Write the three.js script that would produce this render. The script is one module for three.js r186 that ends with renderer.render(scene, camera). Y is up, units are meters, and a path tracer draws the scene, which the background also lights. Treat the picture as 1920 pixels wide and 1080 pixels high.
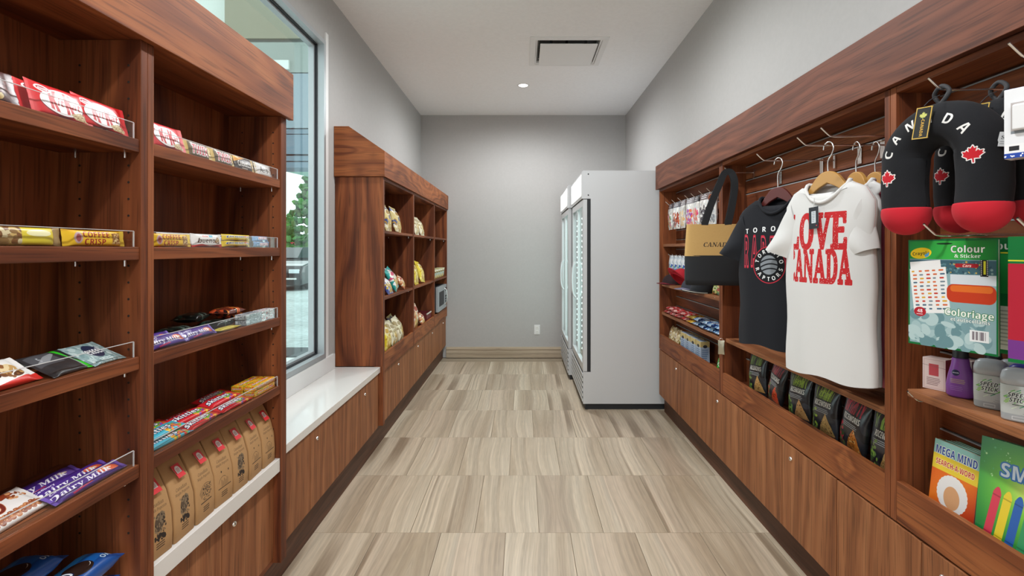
import * as THREE from 'three';
import { mergeGeometries } from 'three/addons/utils/BufferGeometryUtils.js';
import { RoundedBoxGeometry } from 'three/addons/geometries/RoundedBoxGeometry.js';
import { RectAreaLightUniformsLib } from 'three/addons/lights/RectAreaLightUniformsLib.js';

// ---------------------------------------------------------------- camera, sky, large lights, exposure
const scene = new THREE.Scene();
const EYE = 1.34, FOC = 956;                       // eye height in metres, focal length in pixels of the 1920x1080 frame
const camera = new THREE.PerspectiveCamera(2 * Math.atan(540 / FOC) * 180 / Math.PI, 1920 / 1080, 0.05, 200);
camera.position.set(0, EYE, 0);
camera.lookAt(0, EYE, -10);
camera.setViewOffset(1920, 1080, 960 - 981, 540 - 467, 1920, 1080);   // shifted lens: horizon and vanishing point off centre
camera.updateProjectionMatrix();
scene.background = new THREE.Color(0.92, 0.99, 1.0);                     // bright overcast sky
scene.backgroundIntensity = 1.9;
const renderer = new THREE.WebGLRenderer({ antialias: true });
renderer.toneMapping = THREE.LinearToneMapping;
renderer.toneMappingExposure = 1.16;
renderer.shadowMap.enabled = true;
RectAreaLightUniformsLib.init();
const DOWNLIGHT = 8.8;                                                  // candela of each recessed spot
const FILL_LIGHT = 4.2;                                                      // strength of the unseen fill panel added behind the viewpoint

// ---------------------------------------------------------------- helpers
let seed = 7;
function rnd() { seed = (seed * 1664525 + 1013904223) >>> 0; return seed / 4294967296; }
function rr(a, b) { return a + (b - a) * rnd(); }
function hash(x, y, s = 0) { let h = (x * 374761393 + y * 668265263 + s * 1442695041) | 0; h = Math.imul(h ^ (h >>> 13), 1274126177); h ^= h >>> 16; return (h >>> 0) / 4294967296; }
function noise(x, y, s = 0) {
  const xi = Math.floor(x), yi = Math.floor(y); let fx = x - xi, fy = y - yi;
  fx = fx * fx * (3 - 2 * fx); fy = fy * fy * (3 - 2 * fy);
  const a = hash(xi, yi, s), b = hash(xi + 1, yi, s), c = hash(xi, yi + 1, s), d = hash(xi + 1, yi + 1, s);
  return a + (b - a) * fx + (c - a) * fy + (a - b - c + d) * fx * fy;
}
function fbm(x, y, s, n = 4) { let v = 0, a = 0.5; for (let i = 0; i < n; i++) { v += a * noise(x, y, s + i); x *= 2; y *= 2; a *= 0.5; } return v; }
const P = (X, y, D) => new THREE.Vector3(X, y, -D);                     // D is the distance into the room
const taken = {};
function numbered(n) { if (!(n in taken)) { taken[n] = 0; return n; } taken[n]++; return n + '_' + String(taken[n]).padStart(3, '0'); }
function shade(o) { o.traverse((m) => { if (m.isMesh) { m.castShadow = true; m.receiveShadow = true; } }); return o; }
function part(name, geo, mat, parent, pos) {
  const m = new THREE.Mesh(Array.isArray(geo) ? merge(geo) : geo, mat); m.name = name; if (pos) m.position.set(...pos);
  m.castShadow = m.receiveShadow = true; parent.add(m); return m;
}
function merge(list) { return list.length === 1 ? list[0] : mergeGeometries(list.map((g) => { const q = g.index ? g.toNonIndexed() : g; for (const k of Object.keys(q.attributes)) if (!['position', 'normal', 'uv'].includes(k)) q.deleteAttribute(k); return q; })); }
function tag(o, label, category, group) { o.userData.label = label; o.userData.category = category; if (group) o.userData.group = group; return o; }
function thing(name, label, category, group) { const g = new THREE.Group(); g.name = numbered(name); tag(g, label, category, group); scene.add(g); return g; }
function single(name, geo, mat, label, category, group) { const m = part(numbered(name), geo, mat, scene); return tag(m, label, category, group); }
function struct(name, geo, mat, label, category) { const m = part(numbered(name), geo, mat, scene); m.userData.kind = 'structure'; return tag(m, label, category); }
function put(o, X, y, D, ry = 0, rx = 0, rz = 0) { o.rotation.order = 'YXZ'; o.position.set(X, y, -D); o.rotation.set(rx, ry, rz); return o; }
const LEFT = Math.PI / 2, RIGHT = -Math.PI / 2;                        // turned to face the aisle from the left or the right wall
const R = (d) => d * Math.PI / 180;
const rgb = (r, g, b) => new THREE.Color().setRGB(r, g, b);

// axis-aligned block given by its extents (X0..X1, y0..y1, depth D0..D1); uv in metres, v along the grain
function setGrainUV(g, grain, ou = 0, ov = 0) {
  const p = g.attributes.position, n = g.attributes.normal, uv = new Float32Array(p.count * 2);
  for (let i = 0; i < p.count; i++) {
    const c = [p.getX(i), p.getY(i), p.getZ(i)], a = [Math.abs(n.getX(i)), Math.abs(n.getY(i)), Math.abs(n.getZ(i))];
    const k = a.indexOf(Math.max(...a)), rest = [0, 1, 2].filter((j) => j !== k);
    const gi = grain === 'x' ? 0 : grain === 'y' ? 1 : 2;
    const along = rest.includes(gi) ? gi : rest[0], across = rest.find((j) => j !== along);
    uv[i * 2] = c[across] + ou; uv[i * 2 + 1] = c[along] + ov;
  }
  g.setAttribute('uv', new THREE.BufferAttribute(uv, 2)); return g;
}
function block(X0, X1, y0, y1, D0, D1, grain = 'y', ou = rnd() * 3, ov = rnd() * 3) {
  const g = new THREE.BoxGeometry(X1 - X0, y1 - y0, D1 - D0); g.translate((X0 + X1) / 2, (y0 + y1) / 2, -(D0 + D1) / 2);
  return setGrainUV(g, grain, ou, ov);
}
function eased(X0, X1, y0, y1, D0, D1, grain, r = 0.0015) {           // a block with eased edges that catch light
  const g = new RoundedBoxGeometry(X1 - X0, y1 - y0, D1 - D0, 1, r).toNonIndexed(); g.translate((X0 + X1) / 2, (y0 + y1) / 2, -(D0 + D1) / 2);
  return setGrainUV(g, grain, rnd() * 3, rnd() * 3);
}
function bx(w, h, d, x = 0, y = 0, z = 0) { const g = new THREE.BoxGeometry(w, h, d); g.translate(x, y, z); return g; }
function tube(pts, r, seg = 24, rad = 8, closed = false) { return new THREE.TubeGeometry(new THREE.CatmullRomCurve3(pts.map((p) => new THREE.Vector3(...p)), closed, 'centripetal'), seg, r, rad, closed); }
function planar(g, w, h, cx = 0, cy = 0, blankBack = false) {
  const p = g.attributes.position, uv = new Float32Array(p.count * 2);
  for (let i = 0; i < p.count; i++) { const back = blankBack && p.getZ(i) < -1e-4; uv[i * 2] = back ? 0.004 : (p.getX(i) - cx) / w + 0.5; uv[i * 2 + 1] = back ? 0.004 : (p.getY(i) - cy) / h + 0.5; }
  g.setAttribute('uv', new THREE.BufferAttribute(uv, 2)); return g;
}
// rings of superellipses stacked along y
function loft(sections, n = 20, { crinkle = 0, freq = 60, s = 1, capA = true, capB = true, zig = 0, fold = null } = {}) {
  const pos = [], idx = [];
  sections.forEach((q, k) => {
    for (let i = 0; i < n; i++) {
      const t = i / n * Math.PI * 2, e = 2 / (q.e ?? 2.5), c = Math.cos(t), sn = Math.sin(t);
      let x = Math.sign(c) * Math.abs(c) ** e * q.w / 2 + (q.x ?? 0), z = Math.sign(sn) * Math.abs(sn) ** e * q.d / 2 + (q.z ?? 0), y = q.y;
      if (crinkle && q.d > 0.004) z += (fbm(x * freq + 9 * s, y * freq, s, 2) - 0.375) * crinkle * Math.sign(sn || 1);
      if (zig && (k === 0 || k === sections.length - 1)) y += (i % 2 ? zig : -zig) * (k ? 1 : -1);
      if (fold) { const f = fold(x, y, z, sn, q); x = f[0]; y = f[1]; z = f[2]; }
      pos.push(x, y, z);
    }
  });
  for (let k = 0; k + 1 < sections.length; k++) for (let i = 0; i < n; i++) {
    const a = k * n + i, b = k * n + (i + 1) % n, c = a + n, d = b + n; idx.push(a, c, b, b, c, d);
  }
  const cap = (k, flip) => { const q = sections[k], m = pos.length / 3; pos.push(q.x ?? 0, q.y, q.z ?? 0); for (let i = 0; i < n; i++) { const a = k * n + i, b = k * n + (i + 1) % n; flip ? idx.push(m, b, a) : idx.push(m, a, b); } };
  if (capA) cap(0, false); if (capB) cap(sections.length - 1, true);
  const g = new THREE.BufferGeometry(); g.setAttribute('position', new THREE.Float32BufferAttribute(pos, 3)); g.setIndex(idx); g.computeVertexNormals();
  return g;
}
// flow-wrapped bar: long axis along x, crimped serrated ends
function barGeo(L, H, T, s = 1) {
  const c = Math.min(0.012, L * 0.09), h = L / 2, S = [];
  const row = (y, w, d, e = 3) => S.push({ y, w, d, e });
  row(-h, H, 0.0012, 6); row(-h + c, H * 0.97, 0.0016, 6); row(-h + c * 1.6, H * 0.95, T * 0.62); row(-h + c * 2.4, H * 0.93, T * 0.92);
  for (let i = 1; i < 8; i++) row(-h + c * 2.4 + (L - c * 4.8) * i / 8, H * 0.92, T);
  row(h - c * 2.4, H * 0.93, T * 0.92); row(h - c * 1.6, H * 0.95, T * 0.62); row(h - c, H * 0.97, 0.0016, 6); row(h, H, 0.0012, 6);
  const g = loft(S, 24, { crinkle: T * 0.14, freq: 70, s, zig: 0.0014 }); g.rotateZ(-Math.PI / 2); return planar(g, L, H);
}
// pillow bag standing up: crimped at bottom and top
function bagGeo(W, H, T, s = 1, lean = 0) {
  const h = H / 2, S = [], c = H * 0.07;
  const row = (y, w, d, e = 2.6) => S.push({ y, w, d, e, z: -lean * (y + h) });
  row(-h, W * 0.96, 0.0016, 6); row(-h + c * 0.7, W * 0.97, 0.003, 6);
  for (let i = 1; i < 9; i++) { const k = i / 9; row(-h + c * 0.7 + (H - 1.7 * c) * k, W * (1 - 0.08 * Math.sin(k * Math.PI)), T * Math.min(1, Math.sin(Math.min(1, k * 1.25) * Math.PI * 0.62 + 0.25)) * (k > 0.75 ? 1 - (k - 0.75) * 2.4 : 1)); }
  row(h - c, W * 0.98, 0.003, 6); row(h, W, 0.0014, 6);
  return planar(loft(S, 24, { crinkle: T * 0.26, freq: 34, s, zig: 0.0018 }), W, H);
}
// ---------------------------------------------------------------- materials
function dataTex(w, h, fn, srgb = true) {
  const d = new Uint8Array(w * h * 4);
  for (let j = 0; j < h; j++) for (let i = 0; i < w; i++) { const c = fn(i / w, j / h, i, j), k = (j * w + i) * 4; d[k] = c[0]; d[k + 1] = c[1]; d[k + 2] = c[2]; d[k + 3] = 255; }
  const t = new THREE.DataTexture(d, w, h); t.wrapS = t.wrapT = THREE.MirroredRepeatWrapping; t.magFilter = THREE.LinearFilter; t.minFilter = THREE.LinearMipmapLinearFilter; t.generateMipmaps = true;
  if (srgb) t.colorSpace = THREE.SRGBColorSpace; t.needsUpdate = true; return t;
}
const mix3 = (a, b, t) => [a[0] + (b[0] - a[0]) * t, a[1] + (b[1] - a[1]) * t, a[2] + (b[2] - a[2]) * t];
const clamp = (v, a = 0, b = 1) => Math.min(b, Math.max(a, v));
function walnut(s, figure, dark, mid, light) {                          // one metre square, grain along v
  return dataTex(1024, 1024, (u, v) => {
    const w = fbm(u * 3.2, v * 0.9, s, 3) - 0.45, w2 = fbm(u * 9, v * 2.2, s + 20, 3) - 0.45;
    const ring = u * 17 + w * figure + w2 * 1.1;
    const band = 0.5 + 0.5 * Math.sin(ring * 2.1 + noise(ring * 0.9, 3, s + 3) * 5);
    const streak = fbm(u * 46 + w * 9, v * 1.6, s + 40, 3), pore = noise(u * 330 + w * 20, v * 9, s + 60);
    let t = 0.30 * band + 0.75 * (streak - 0.1) + 0.22 * (fbm(u * 2.4, v * 1.1, s + 80, 2) - 0.4);
    let c = t < 0.5 ? mix3(dark, mid, clamp(t * 2)) : mix3(mid, light, clamp(t * 2 - 1));
    const k = 1 - 0.16 * clamp((pore - 0.62) * 4) - 0.05 * pore;
    return [c[0] * k, c[1] * k, c[2] * k];
  });
}
const woodA = walnut(3, 7, [84, 41, 23], [134, 74, 42], [172, 105, 63]);       // straight veneer of the panels
const woodB = walnut(11, 22, [108, 56, 31], [156, 91, 51], [186, 118, 69]);     // flat-cut figure of crowns and rails
const woodC = walnut(31, 4, [126, 75, 45], [164, 106, 68], [190, 131, 87]);    // paler straight veneer of the doors
const woodM = (map, rough = 0.55) => new THREE.MeshPhysicalMaterial({ map, roughness: rough, specularIntensity: 0.5 });
const M = { crownDark: woodM(walnut(17, 16, [86, 46, 31], [118, 68, 47], [146, 90, 62])), panel: woodM(woodA), crown: woodM(woodB), door: woodM(woodC), kick: woodM(walnut(47, 12, [72, 44, 30], [98, 62, 44], [120, 80, 58]), 0.5) };
const stone = dataTex(1024, 1024, (u, v) => {                           // vein-cut limestone, 1.6 m square, veins along v
  const w = (fbm(u * 3, v * 1.1, 5, 3) - 0.45) * 0.35;
  const a = fbm(u * 21 + w * 8, v * 0.8, 9, 5), b = noise(u * 120 + w * 40, v * 1.6, 14), c = noise(u * 300 + w * 90, v * 4, 22), d = noise(u * 480 + w * 90, v * 30, 25);
  const vein = clamp((noise(u * 60 + w * 22, v * 0.7, 33) - 0.68) * 4.5) * clamp(noise(u * 7, v * 2.2, 41) * 1.7 - 0.3), pale = clamp((noise(u * 44 + w * 18, v * 0.9, 53) - 0.7) * 4);
  let k = mix3([168, 153, 132], [204, 192, 172], clamp((a - 0.22) * 2.0)); k = mix3(k, [190, 172, 154], 0.5 * clamp(noise(u * 9, v * 1.5, 71) * 2 - 1));
  k = mix3(k, [122, 104, 84], vein * 0.62); k = mix3(k, [220, 211, 192], pale * 0.4); const f = 1.1 - 0.11 * b - 0.1 * c - 0.07 * d; return [clamp(k[0] * f * 1.02, 0, 255), clamp(k[1] * f, 0, 255), clamp(k[2] * f * 0.98, 0, 255)];
});
M.stone = new THREE.MeshPhysicalMaterial({ map: stone, roughness: 0.34 });
M.grout = new THREE.MeshStandardMaterial({ color: 0x9c8d78, roughness: 0.9 });
const wallTex = (r, g, b, s) => dataTex(256, 256, (u, v) => { const f = 0.985 + 0.03 * (fbm(u * 60, v * 60, s, 3) - 0.45); return [r * f, g * f, b * f]; });
M.wall = new THREE.MeshStandardMaterial({ map: wallTex(182, 180, 178, 4), roughness: 0.85 });
M.ceiling = new THREE.MeshStandardMaterial({ map: wallTex(244, 244, 244, 6), roughness: 0.9 });
M.quartz = new THREE.MeshPhysicalMaterial({ color: rgb(0.80, 0.78, 0.75), roughness: 0.16, clearcoat: 0.5, clearcoatRoughness: 0.06 });
M.white = new THREE.MeshStandardMaterial({ color: rgb(0.78, 0.78, 0.77), roughness: 0.5 });
M.enamel = new THREE.MeshPhysicalMaterial({ color: rgb(0.59, 0.60, 0.61), roughness: 0.38, clearcoat: 0.2 });
M.chrome = new THREE.MeshStandardMaterial({ color: rgb(0.82, 0.81, 0.79), metalness: 1, roughness: 0.22 });
M.alu = new THREE.MeshStandardMaterial({ color: rgb(0.46, 0.49, 0.51), metalness: 0.5, roughness: 0.45 });
M.black = new THREE.MeshStandardMaterial({ color: rgb(0.012, 0.014, 0.018), roughness: 0.5 });
M.dark = new THREE.MeshStandardMaterial({ color: rgb(0.03, 0.03, 0.033), roughness: 0.7 });
M.hole = new THREE.MeshStandardMaterial({ color: rgb(0.02, 0.012, 0.008), roughness: 0.9 });
M.glass = new THREE.MeshPhysicalMaterial({ color: rgb(0.90, 0.97, 0.96), transmission: 1, thickness: 0, roughness: 0.0, ior: 1.5 });
M.acrylic = new THREE.MeshPhysicalMaterial({ color: rgb(0.98, 0.99, 0.99), transmission: 1, thickness: 0, roughness: 0.02, ior: 1.3 });
M.acrylicEdge = new THREE.MeshPhysicalMaterial({ color: rgb(0.85, 0.85, 0.85), roughness: 0.3, transmission: 0.35, thickness: 0 });
const flat = {};
function col(hex, rough = 0.5, extra = {}) { const k = hex + '|' + rough + JSON.stringify(extra); return flat[k] ??= new THREE.MeshPhysicalMaterial({ color: hex, roughness: rough, ...extra }); }
function canvasTex(w, h, draw) {
  const c = document.createElement('canvas'); c.width = w; c.height = h; const x = c.getContext('2d'); draw(x, w, h);
  const t = new THREE.CanvasTexture(c); t.colorSpace = THREE.SRGBColorSpace; return t;
}
function print(w, h, draw, rough = 0.38, extra = {}) { return new THREE.MeshPhysicalMaterial({ map: canvasTex(w, h, draw), roughness: rough, ...extra }); }
// drawing shorthands
function fill(x, c, w, h) { x.fillStyle = c; x.fillRect(0, 0, w, h); }
function oval(x, c, cx, cy, rx, ry, rot = 0) { x.fillStyle = c; x.beginPath(); x.ellipse(cx, cy, rx, ry, rot, 0, 7); x.fill(); }
function poly(x, c, pts) { x.fillStyle = c; x.beginPath(); pts.forEach((p, i) => (i ? x.lineTo(...p) : x.moveTo(...p))); x.closePath(); x.fill(); }
function text(x, s, cx, cy, size, c, { font = 'sans-serif', weight = 'bold', style = '', stroke, lw = 6, sx = 1, sy = 1, rot = 0, align = 'center' } = {}) {
  x.save(); x.translate(cx, cy); x.rotate(rot); x.scale(sx, sy); x.font = `${style} ${weight} ${size}px ${font}`; x.textAlign = align; x.textBaseline = 'middle';
  if (stroke) { x.lineJoin = 'round'; x.lineWidth = lw; x.strokeStyle = stroke; x.strokeText(s, 0, 0); }
  x.fillStyle = c; x.fillText(s, 0, 0); x.restore();
}
function speckle(x, colors, n, w, h, r0, r1, box = [0, 0, 1, 1], s = 1) { for (let i = 0; i < n; i++) oval(x, colors[Math.floor(hash(i, 3, s) * colors.length)], (box[0] + hash(i, 1, s) * (box[2] - box[0])) * w, (box[1] + hash(i, 2, s) * (box[3] - box[1])) * h, r0 + (r1 - r0) * hash(i, 4, s), r0 + (r1 - r0) * hash(i, 5, s), hash(i, 6, s) * 3); }
function lines(x, c, x0, y0, w, n, pitch, h) { x.fillStyle = c; for (let i = 0; i < n; i++) x.fillRect(x0, y0 + i * pitch, w * (0.6 + 0.4 * hash(i, 8)), h); }
// ---------------------------------------------------------------- the room
const WL = -1.265, WR = 1.265, BACK = 6.3, FRONT = -3.6, CEIL = 2.994;
const plain = (X0, X1, y0, y1, D0, D1) => block(X0, X1, y0, y1, D0, D1, 'y', 0, 0);
const floor = struct('floor', plain(-1.4, 1.4, -0.12, -0.0085, FRONT, BACK + 0.12), M.grout, 'beige veined stone tile floor running down the aisle', 'floor');
{
  const W = 0.305, L = 0.61, gap = 0.0016, variants = [];
  for (let i = 0; i < 14; i++) { const g = new RoundedBoxGeometry(W - gap, 0.008, L - gap, 1, 0.0012).toNonIndexed(); setGrainUV(g, 'z', rnd() * 7, rnd() * 7); const uv = g.attributes.uv; for (let k = 0; k < uv.count; k++) uv.setXY(k, uv.getX(k) * 0.62, uv.getY(k) * 0.62); variants.push(g); }
  for (let k = -9; k < 7; k++) {
    const d0 = 2.41 + L * k, off = (k & 1) ? -0.083 : 0.075;
    for (let j = -5; j < 6; j++) {
      const x0 = off + W * j; if (x0 > 1.24 || x0 + W < -1.25 || d0 + L / 2 > BACK) continue;
      part('tile', variants[Math.floor(rnd() * 14)], M.stone, floor, [x0 + W / 2, -0.0045, -(d0 + L / 2)]);
    }
  }
}
// ceiling with a square opening for the air diffuser
const VX = 0.365, VD = 4.28, VH = 0.25;
struct('ceiling', [plain(-1.4, VX - VH, CEIL, CEIL + 0.12, FRONT, BACK + 0.12), plain(VX + VH, 1.4, CEIL, CEIL + 0.12, FRONT, BACK + 0.12),
  plain(VX - VH, VX + VH, CEIL, CEIL + 0.12, FRONT, VD - VH), plain(VX - VH, VX + VH, CEIL, CEIL + 0.12, VD + VH, BACK + 0.12)], M.ceiling, 'plain white plaster ceiling over the shop aisle', 'ceiling');
const W0 = 1.2, W1 = 3.24, WY0 = 0.65, WY1 = 2.66;                     // window opening in the left wall
struct('wall_left', [plain(WL - 0.1, WL, 0, CEIL, FRONT, W0), plain(WL - 0.1, WL, 0, CEIL, W1, BACK + 0.12), plain(WL - 0.1, WL, 0, WY0, W0, W1), plain(WL - 0.1, WL, WY1, CEIL, W0, W1)], M.wall, 'pale warm grey left wall with the tall window', 'wall');
struct('wall_right', plain(WR, WR + 0.12, 0, CEIL, FRONT, BACK + 0.12), M.wall, 'pale warm grey wall above the right display shelves', 'wall');
struct('wall_back', plain(WL, WR, 0, CEIL, BACK, BACK + 0.12), M.wall, 'pale grey end wall with a white power outlet', 'wall');
struct('wall_front', [plain(WL, WR, 2.5, CEIL, FRONT - 0.12, FRONT), plain(WL, -0.95, 0, 2.5, FRONT - 0.12, FRONT), plain(0.95, WR, 0, 2.5, FRONT - 0.12, FRONT), plain(-0.95, 0.95, -0.05, 0.0, FRONT - 0.12, FRONT)], M.wall, 'wall with the wide doorway behind the viewpoint', 'wall');
// baseboards and toe kicks
{
  const g = block(-0.95, 0.52, 0, 0.132, BACK - 0.012, BACK - 0.0005, 'x'); const uv = g.attributes.uv; for (let k = 0; k < uv.count; k++) uv.setXY(k, uv.getX(k) * 0.62, uv.getY(k) * 0.62);
  struct('baseboard_back', g, M.stone, 'veined stone baseboard along the end wall', 'baseboard');
  struct('baseboard_left', block(-1.02, -0.99, 0, 0.152, 0.3, 6.285, 'z'), M.kick, 'dark walnut toe kick under the left cabinets', 'baseboard');
  struct('baseboard_right', block(1.163, 1.19, 0, 0.152, 0.25, 4.2, 'z'), M.kick, 'dark walnut toe kick under the right cabinets', 'baseboard');
}
// window: stepped aluminium frame, black gasket, pane
{
  const ring = (o, i, X0, X1) => [plain(X0, X1, WY0 + o, WY0 + i, W0 + o, W1 - o), plain(X0, X1, WY1 - i, WY1 - o, W0 + o, W1 - o), plain(X0, X1, WY0 + i, WY1 - i, W1 - i, W1 - o), plain(X0, X1, WY0 + i, WY1 - i, W0 + o, W0 + i)];
  const w = struct('window_1', ring(0.001, 0.03, WL - 0.03, WL + 0.012), M.alu, 'tall silver framed shop window looking onto the driveway', 'window');
  part('gasket', ring(0.012, 0.036, WL - 0.046, WL - 0.03), M.black, w);
  part('inner_frame', ring(0.004, 0.05, WL - 0.08, WL - 0.046), M.alu, w);
  part('pane', plain(WL - 0.084, WL - 0.0805, WY0 + 0.01, WY1 - 0.01, W0 + 0.01, W1 - 0.01), M.glass, w);
  struct('trim_1', [plain(WL, WL + 0.018, 0.551, 0.648, 1.975, 3.38), plain(WL, WL + 0.01, 0.648, 2.72, W1 + 0.002, W1 + 0.045)], M.white, 'white painted trim below and beside the window', 'trim');
}
// ceiling diffuser
{
  const v = thing('ceiling_vent', 'square white ceiling air diffuser with a hanging face plate', 'vent');
  put(v, VX, CEIL, VD);
  const fl = [], o = 0.31, i = 0.265, s = 0.235;
  const slope = new THREE.BufferGeometry(), q = [[-1, -1], [1, -1], [1, 1], [-1, 1]], ps = [], ix = [];
  q.forEach(([a, b]) => ps.push(a * o, 0, b * o, a * o, -0.006, b * o, a * i, -0.010, b * i, a * s, 0.035, b * s));
  for (let k = 0; k < 4; k++) for (let r = 0; r < 3; r++) { const a = k * 4 + r, b = ((k + 1) % 4) * 4 + r; ix.push(a, b, a + 1, b, b + 1, a + 1); }
  slope.setAttribute('position', new THREE.Float32BufferAttribute(ps, 3)); slope.setIndex(ix); const sg = slope.toNonIndexed(); sg.computeVertexNormals(); planar(sg, 1, 1);
  part('flange', sg, M.white, v);
  part('duct', [bx(0.5, 0.01, 0.5, 0, 0.115, 0), bx(0.01, 0.1, 0.49, -0.243, 0.065, 0), bx(0.01, 0.1, 0.49, 0.243, 0.065, 0), bx(0.47, 0.1, 0.01, 0, 0.065, -0.243), bx(0.47, 0.1, 0.01, 0, 0.065, 0.243)], col(0x6a6864, 0.7), v);
  part('face_plate', new RoundedBoxGeometry(0.458, 0.008, 0.458, 2, 0.003), M.white, v, [0, -0.024, 0]);
  for (const px of [-0.14, 0, 0.14]) part('hanger_post', bx(0.02, 0.12, 0.02, px, 0.04, px ? 0.17 : 0), M.dark, v);
}
// recessed downlights in a row down the aisle
function downlight(X, D, label) {
  const d = thing('recessed_downlight', label, 'light', 'ceiling downlights'); put(d, X, CEIL, D);
  part('trim_ring', new THREE.LatheGeometry([[0.046, 0.0], [0.046, -0.003], [0.058, -0.004], [0.064, -0.001], [0.064, 0]].map((p) => new THREE.Vector2(...p)), 32), M.white, d);
  part('light_lens', new THREE.CylinderGeometry(0.046, 0.046, 0.002, 32), new THREE.MeshStandardMaterial({ color: 0xffffff, emissive: new THREE.Color(1, 0.97, 0.92), emissiveIntensity: 5, roughness: 0.4 }), d, [0, -0.0012, 0]);
  const s = new THREE.SpotLight(rgb(0.96, 0.985, 1), DOWNLIGHT, 0, R(89.5), 0.42, 2); s.position.set(X, CEIL - 0.02, -D); s.target.position.set(X, 0, -D); s.castShadow = true; s.shadow.radius = 4; s.shadow.mapSize.set(1024, 1024); scene.add(s, s.target);
}
downlight(0, 5.15, 'small round recessed downlight beyond the ceiling vent');
downlight(0, 2.95, 'small round recessed downlight above the middle of the aisle');
downlight(0, 0.75, 'small round recessed downlight above the viewpoint');
{
  const p = thing('added_fill_light', 'square added fill light panel overhead behind the viewpoint', 'light'); put(p, 0, CEIL, -1.5);  // unseen panel, added to give the aisle a broad soft frontal fill
  part('panel_frame', [bx(1.9, 0.02, 0.04, 0, -0.01, 0.93), bx(1.9, 0.02, 0.04, 0, -0.01, -0.93), bx(0.04, 0.02, 1.82, 0.93, -0.01, 0), bx(0.04, 0.02, 1.82, -0.93, -0.01, 0)], M.white, p);
  part('fill_light_surface', bx(1.82, 0.006, 1.82, 0, -0.004, 0), new THREE.MeshStandardMaterial({ color: 0xffffff, emissive: new THREE.Color(1, 0.98, 0.95), emissiveIntensity: 0.8 }), p);
  const l = new THREE.RectAreaLight(rgb(0.97, 0.985, 1), FILL_LIGHT, 1.8, 1.8); l.position.set(0, CEIL - 0.03, 1.5); l.lookAt(0, 0, 1.5); scene.add(l);
}
// power outlet
{
  const o = thing('power_outlet', 'white wall outlet plate low on the end wall', 'outlet'); put(o, (1007 - 981) * BACK / FOC, 0.345, BACK - 0.0035);
  part('plate', new RoundedBoxGeometry(0.072, 0.118, 0.006, 2, 0.002), M.white, o);
  for (const dy of [-0.026, 0.026]) { const r = part('receptacle', new RoundedBoxGeometry(0.034, 0.032, 0.004, 2, 0.0015), col(0xe8e8e4), o, [0, dy, 0.004]); part('slots', [bx(0.002, 0.009, 0.001, -0.006, 0.003, 0.0021), bx(0.002, 0.009, 0.001, 0.006, 0.003, 0.0021)], M.black, r); }
}
// ---------------------------------------------------------------- cabinetry
const LOCK = new THREE.LatheGeometry([[0, 0.006], [0.006, 0.006], [0.0085, 0.0045], [0.009, 0]].map((p) => new THREE.Vector2(...p)), 20); LOCK.rotateZ(-Math.PI / 2);
const PIN = new THREE.CylinderGeometry(0.0035, 0.0035, 0.016, 10);
function baseCabinet(side, front, deep, y0, y1, D0, D1, mid, label, lock = true) {  // two-door base cabinet; front and deep are X values
  const c = thing('base_cabinet', label, 'cabinet', side < 0 ? 'left base cabinets' : 'right base cabinets');
  const a = (p, q) => (p < q ? [p, q] : [q, p]), t = 0.019 * side;
  const shell = [block(...a(front + t, deep), y0, y0 + 0.018, D0, D1), block(...a(front + t, deep), y0 + 0.018, y1 - 0.002, D0, D0 + 0.018), block(...a(front + t, deep), y0 + 0.018, y1 - 0.002, D1 - 0.018, D1)];
  part('carcass', shell, M.panel, c);
  [[D0, mid], [mid, D1]].forEach(([p, q], i) => {
    if (q - p < 0.05) return;
    const d = part('door', eased(...a(front, front + t * 0.95), y0, y1 - 0.003, p + 0.0014, q - 0.0014, 'y'), M.door, c);
    if (lock && i === (side > 0 ? 0 : 1)) {
      const k = part('lock', LOCK, M.chrome, d, [front - 0.0002 * side, y1 - 0.055, -(side > 0 ? mid - 0.075 : mid + 0.075)]); if (side > 0) k.rotation.y = Math.PI;
      part('keyhole', bx(0.0006, 0.007, 0.0018), M.black, d, [front - 0.0066 * side, y1 - 0.055, k.position.z]);
    }
  });
}
// peg holes along a side panel
function pegs(parent, X, Ds, y0, y1, face) {
  const l = []; for (const xx of X) for (let y = y0; y < y1; y += 0.04) { const g = new THREE.CylinderGeometry(0.0028, 0.0028, 0.0008, 8); g.rotateX(Math.PI / 2); g.translate(xx, y, -(Ds + face * 0.0003)); l.push(g); }
  part('peg_holes', l, M.hole, parent).userData.kind = 'stuff';
}
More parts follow.
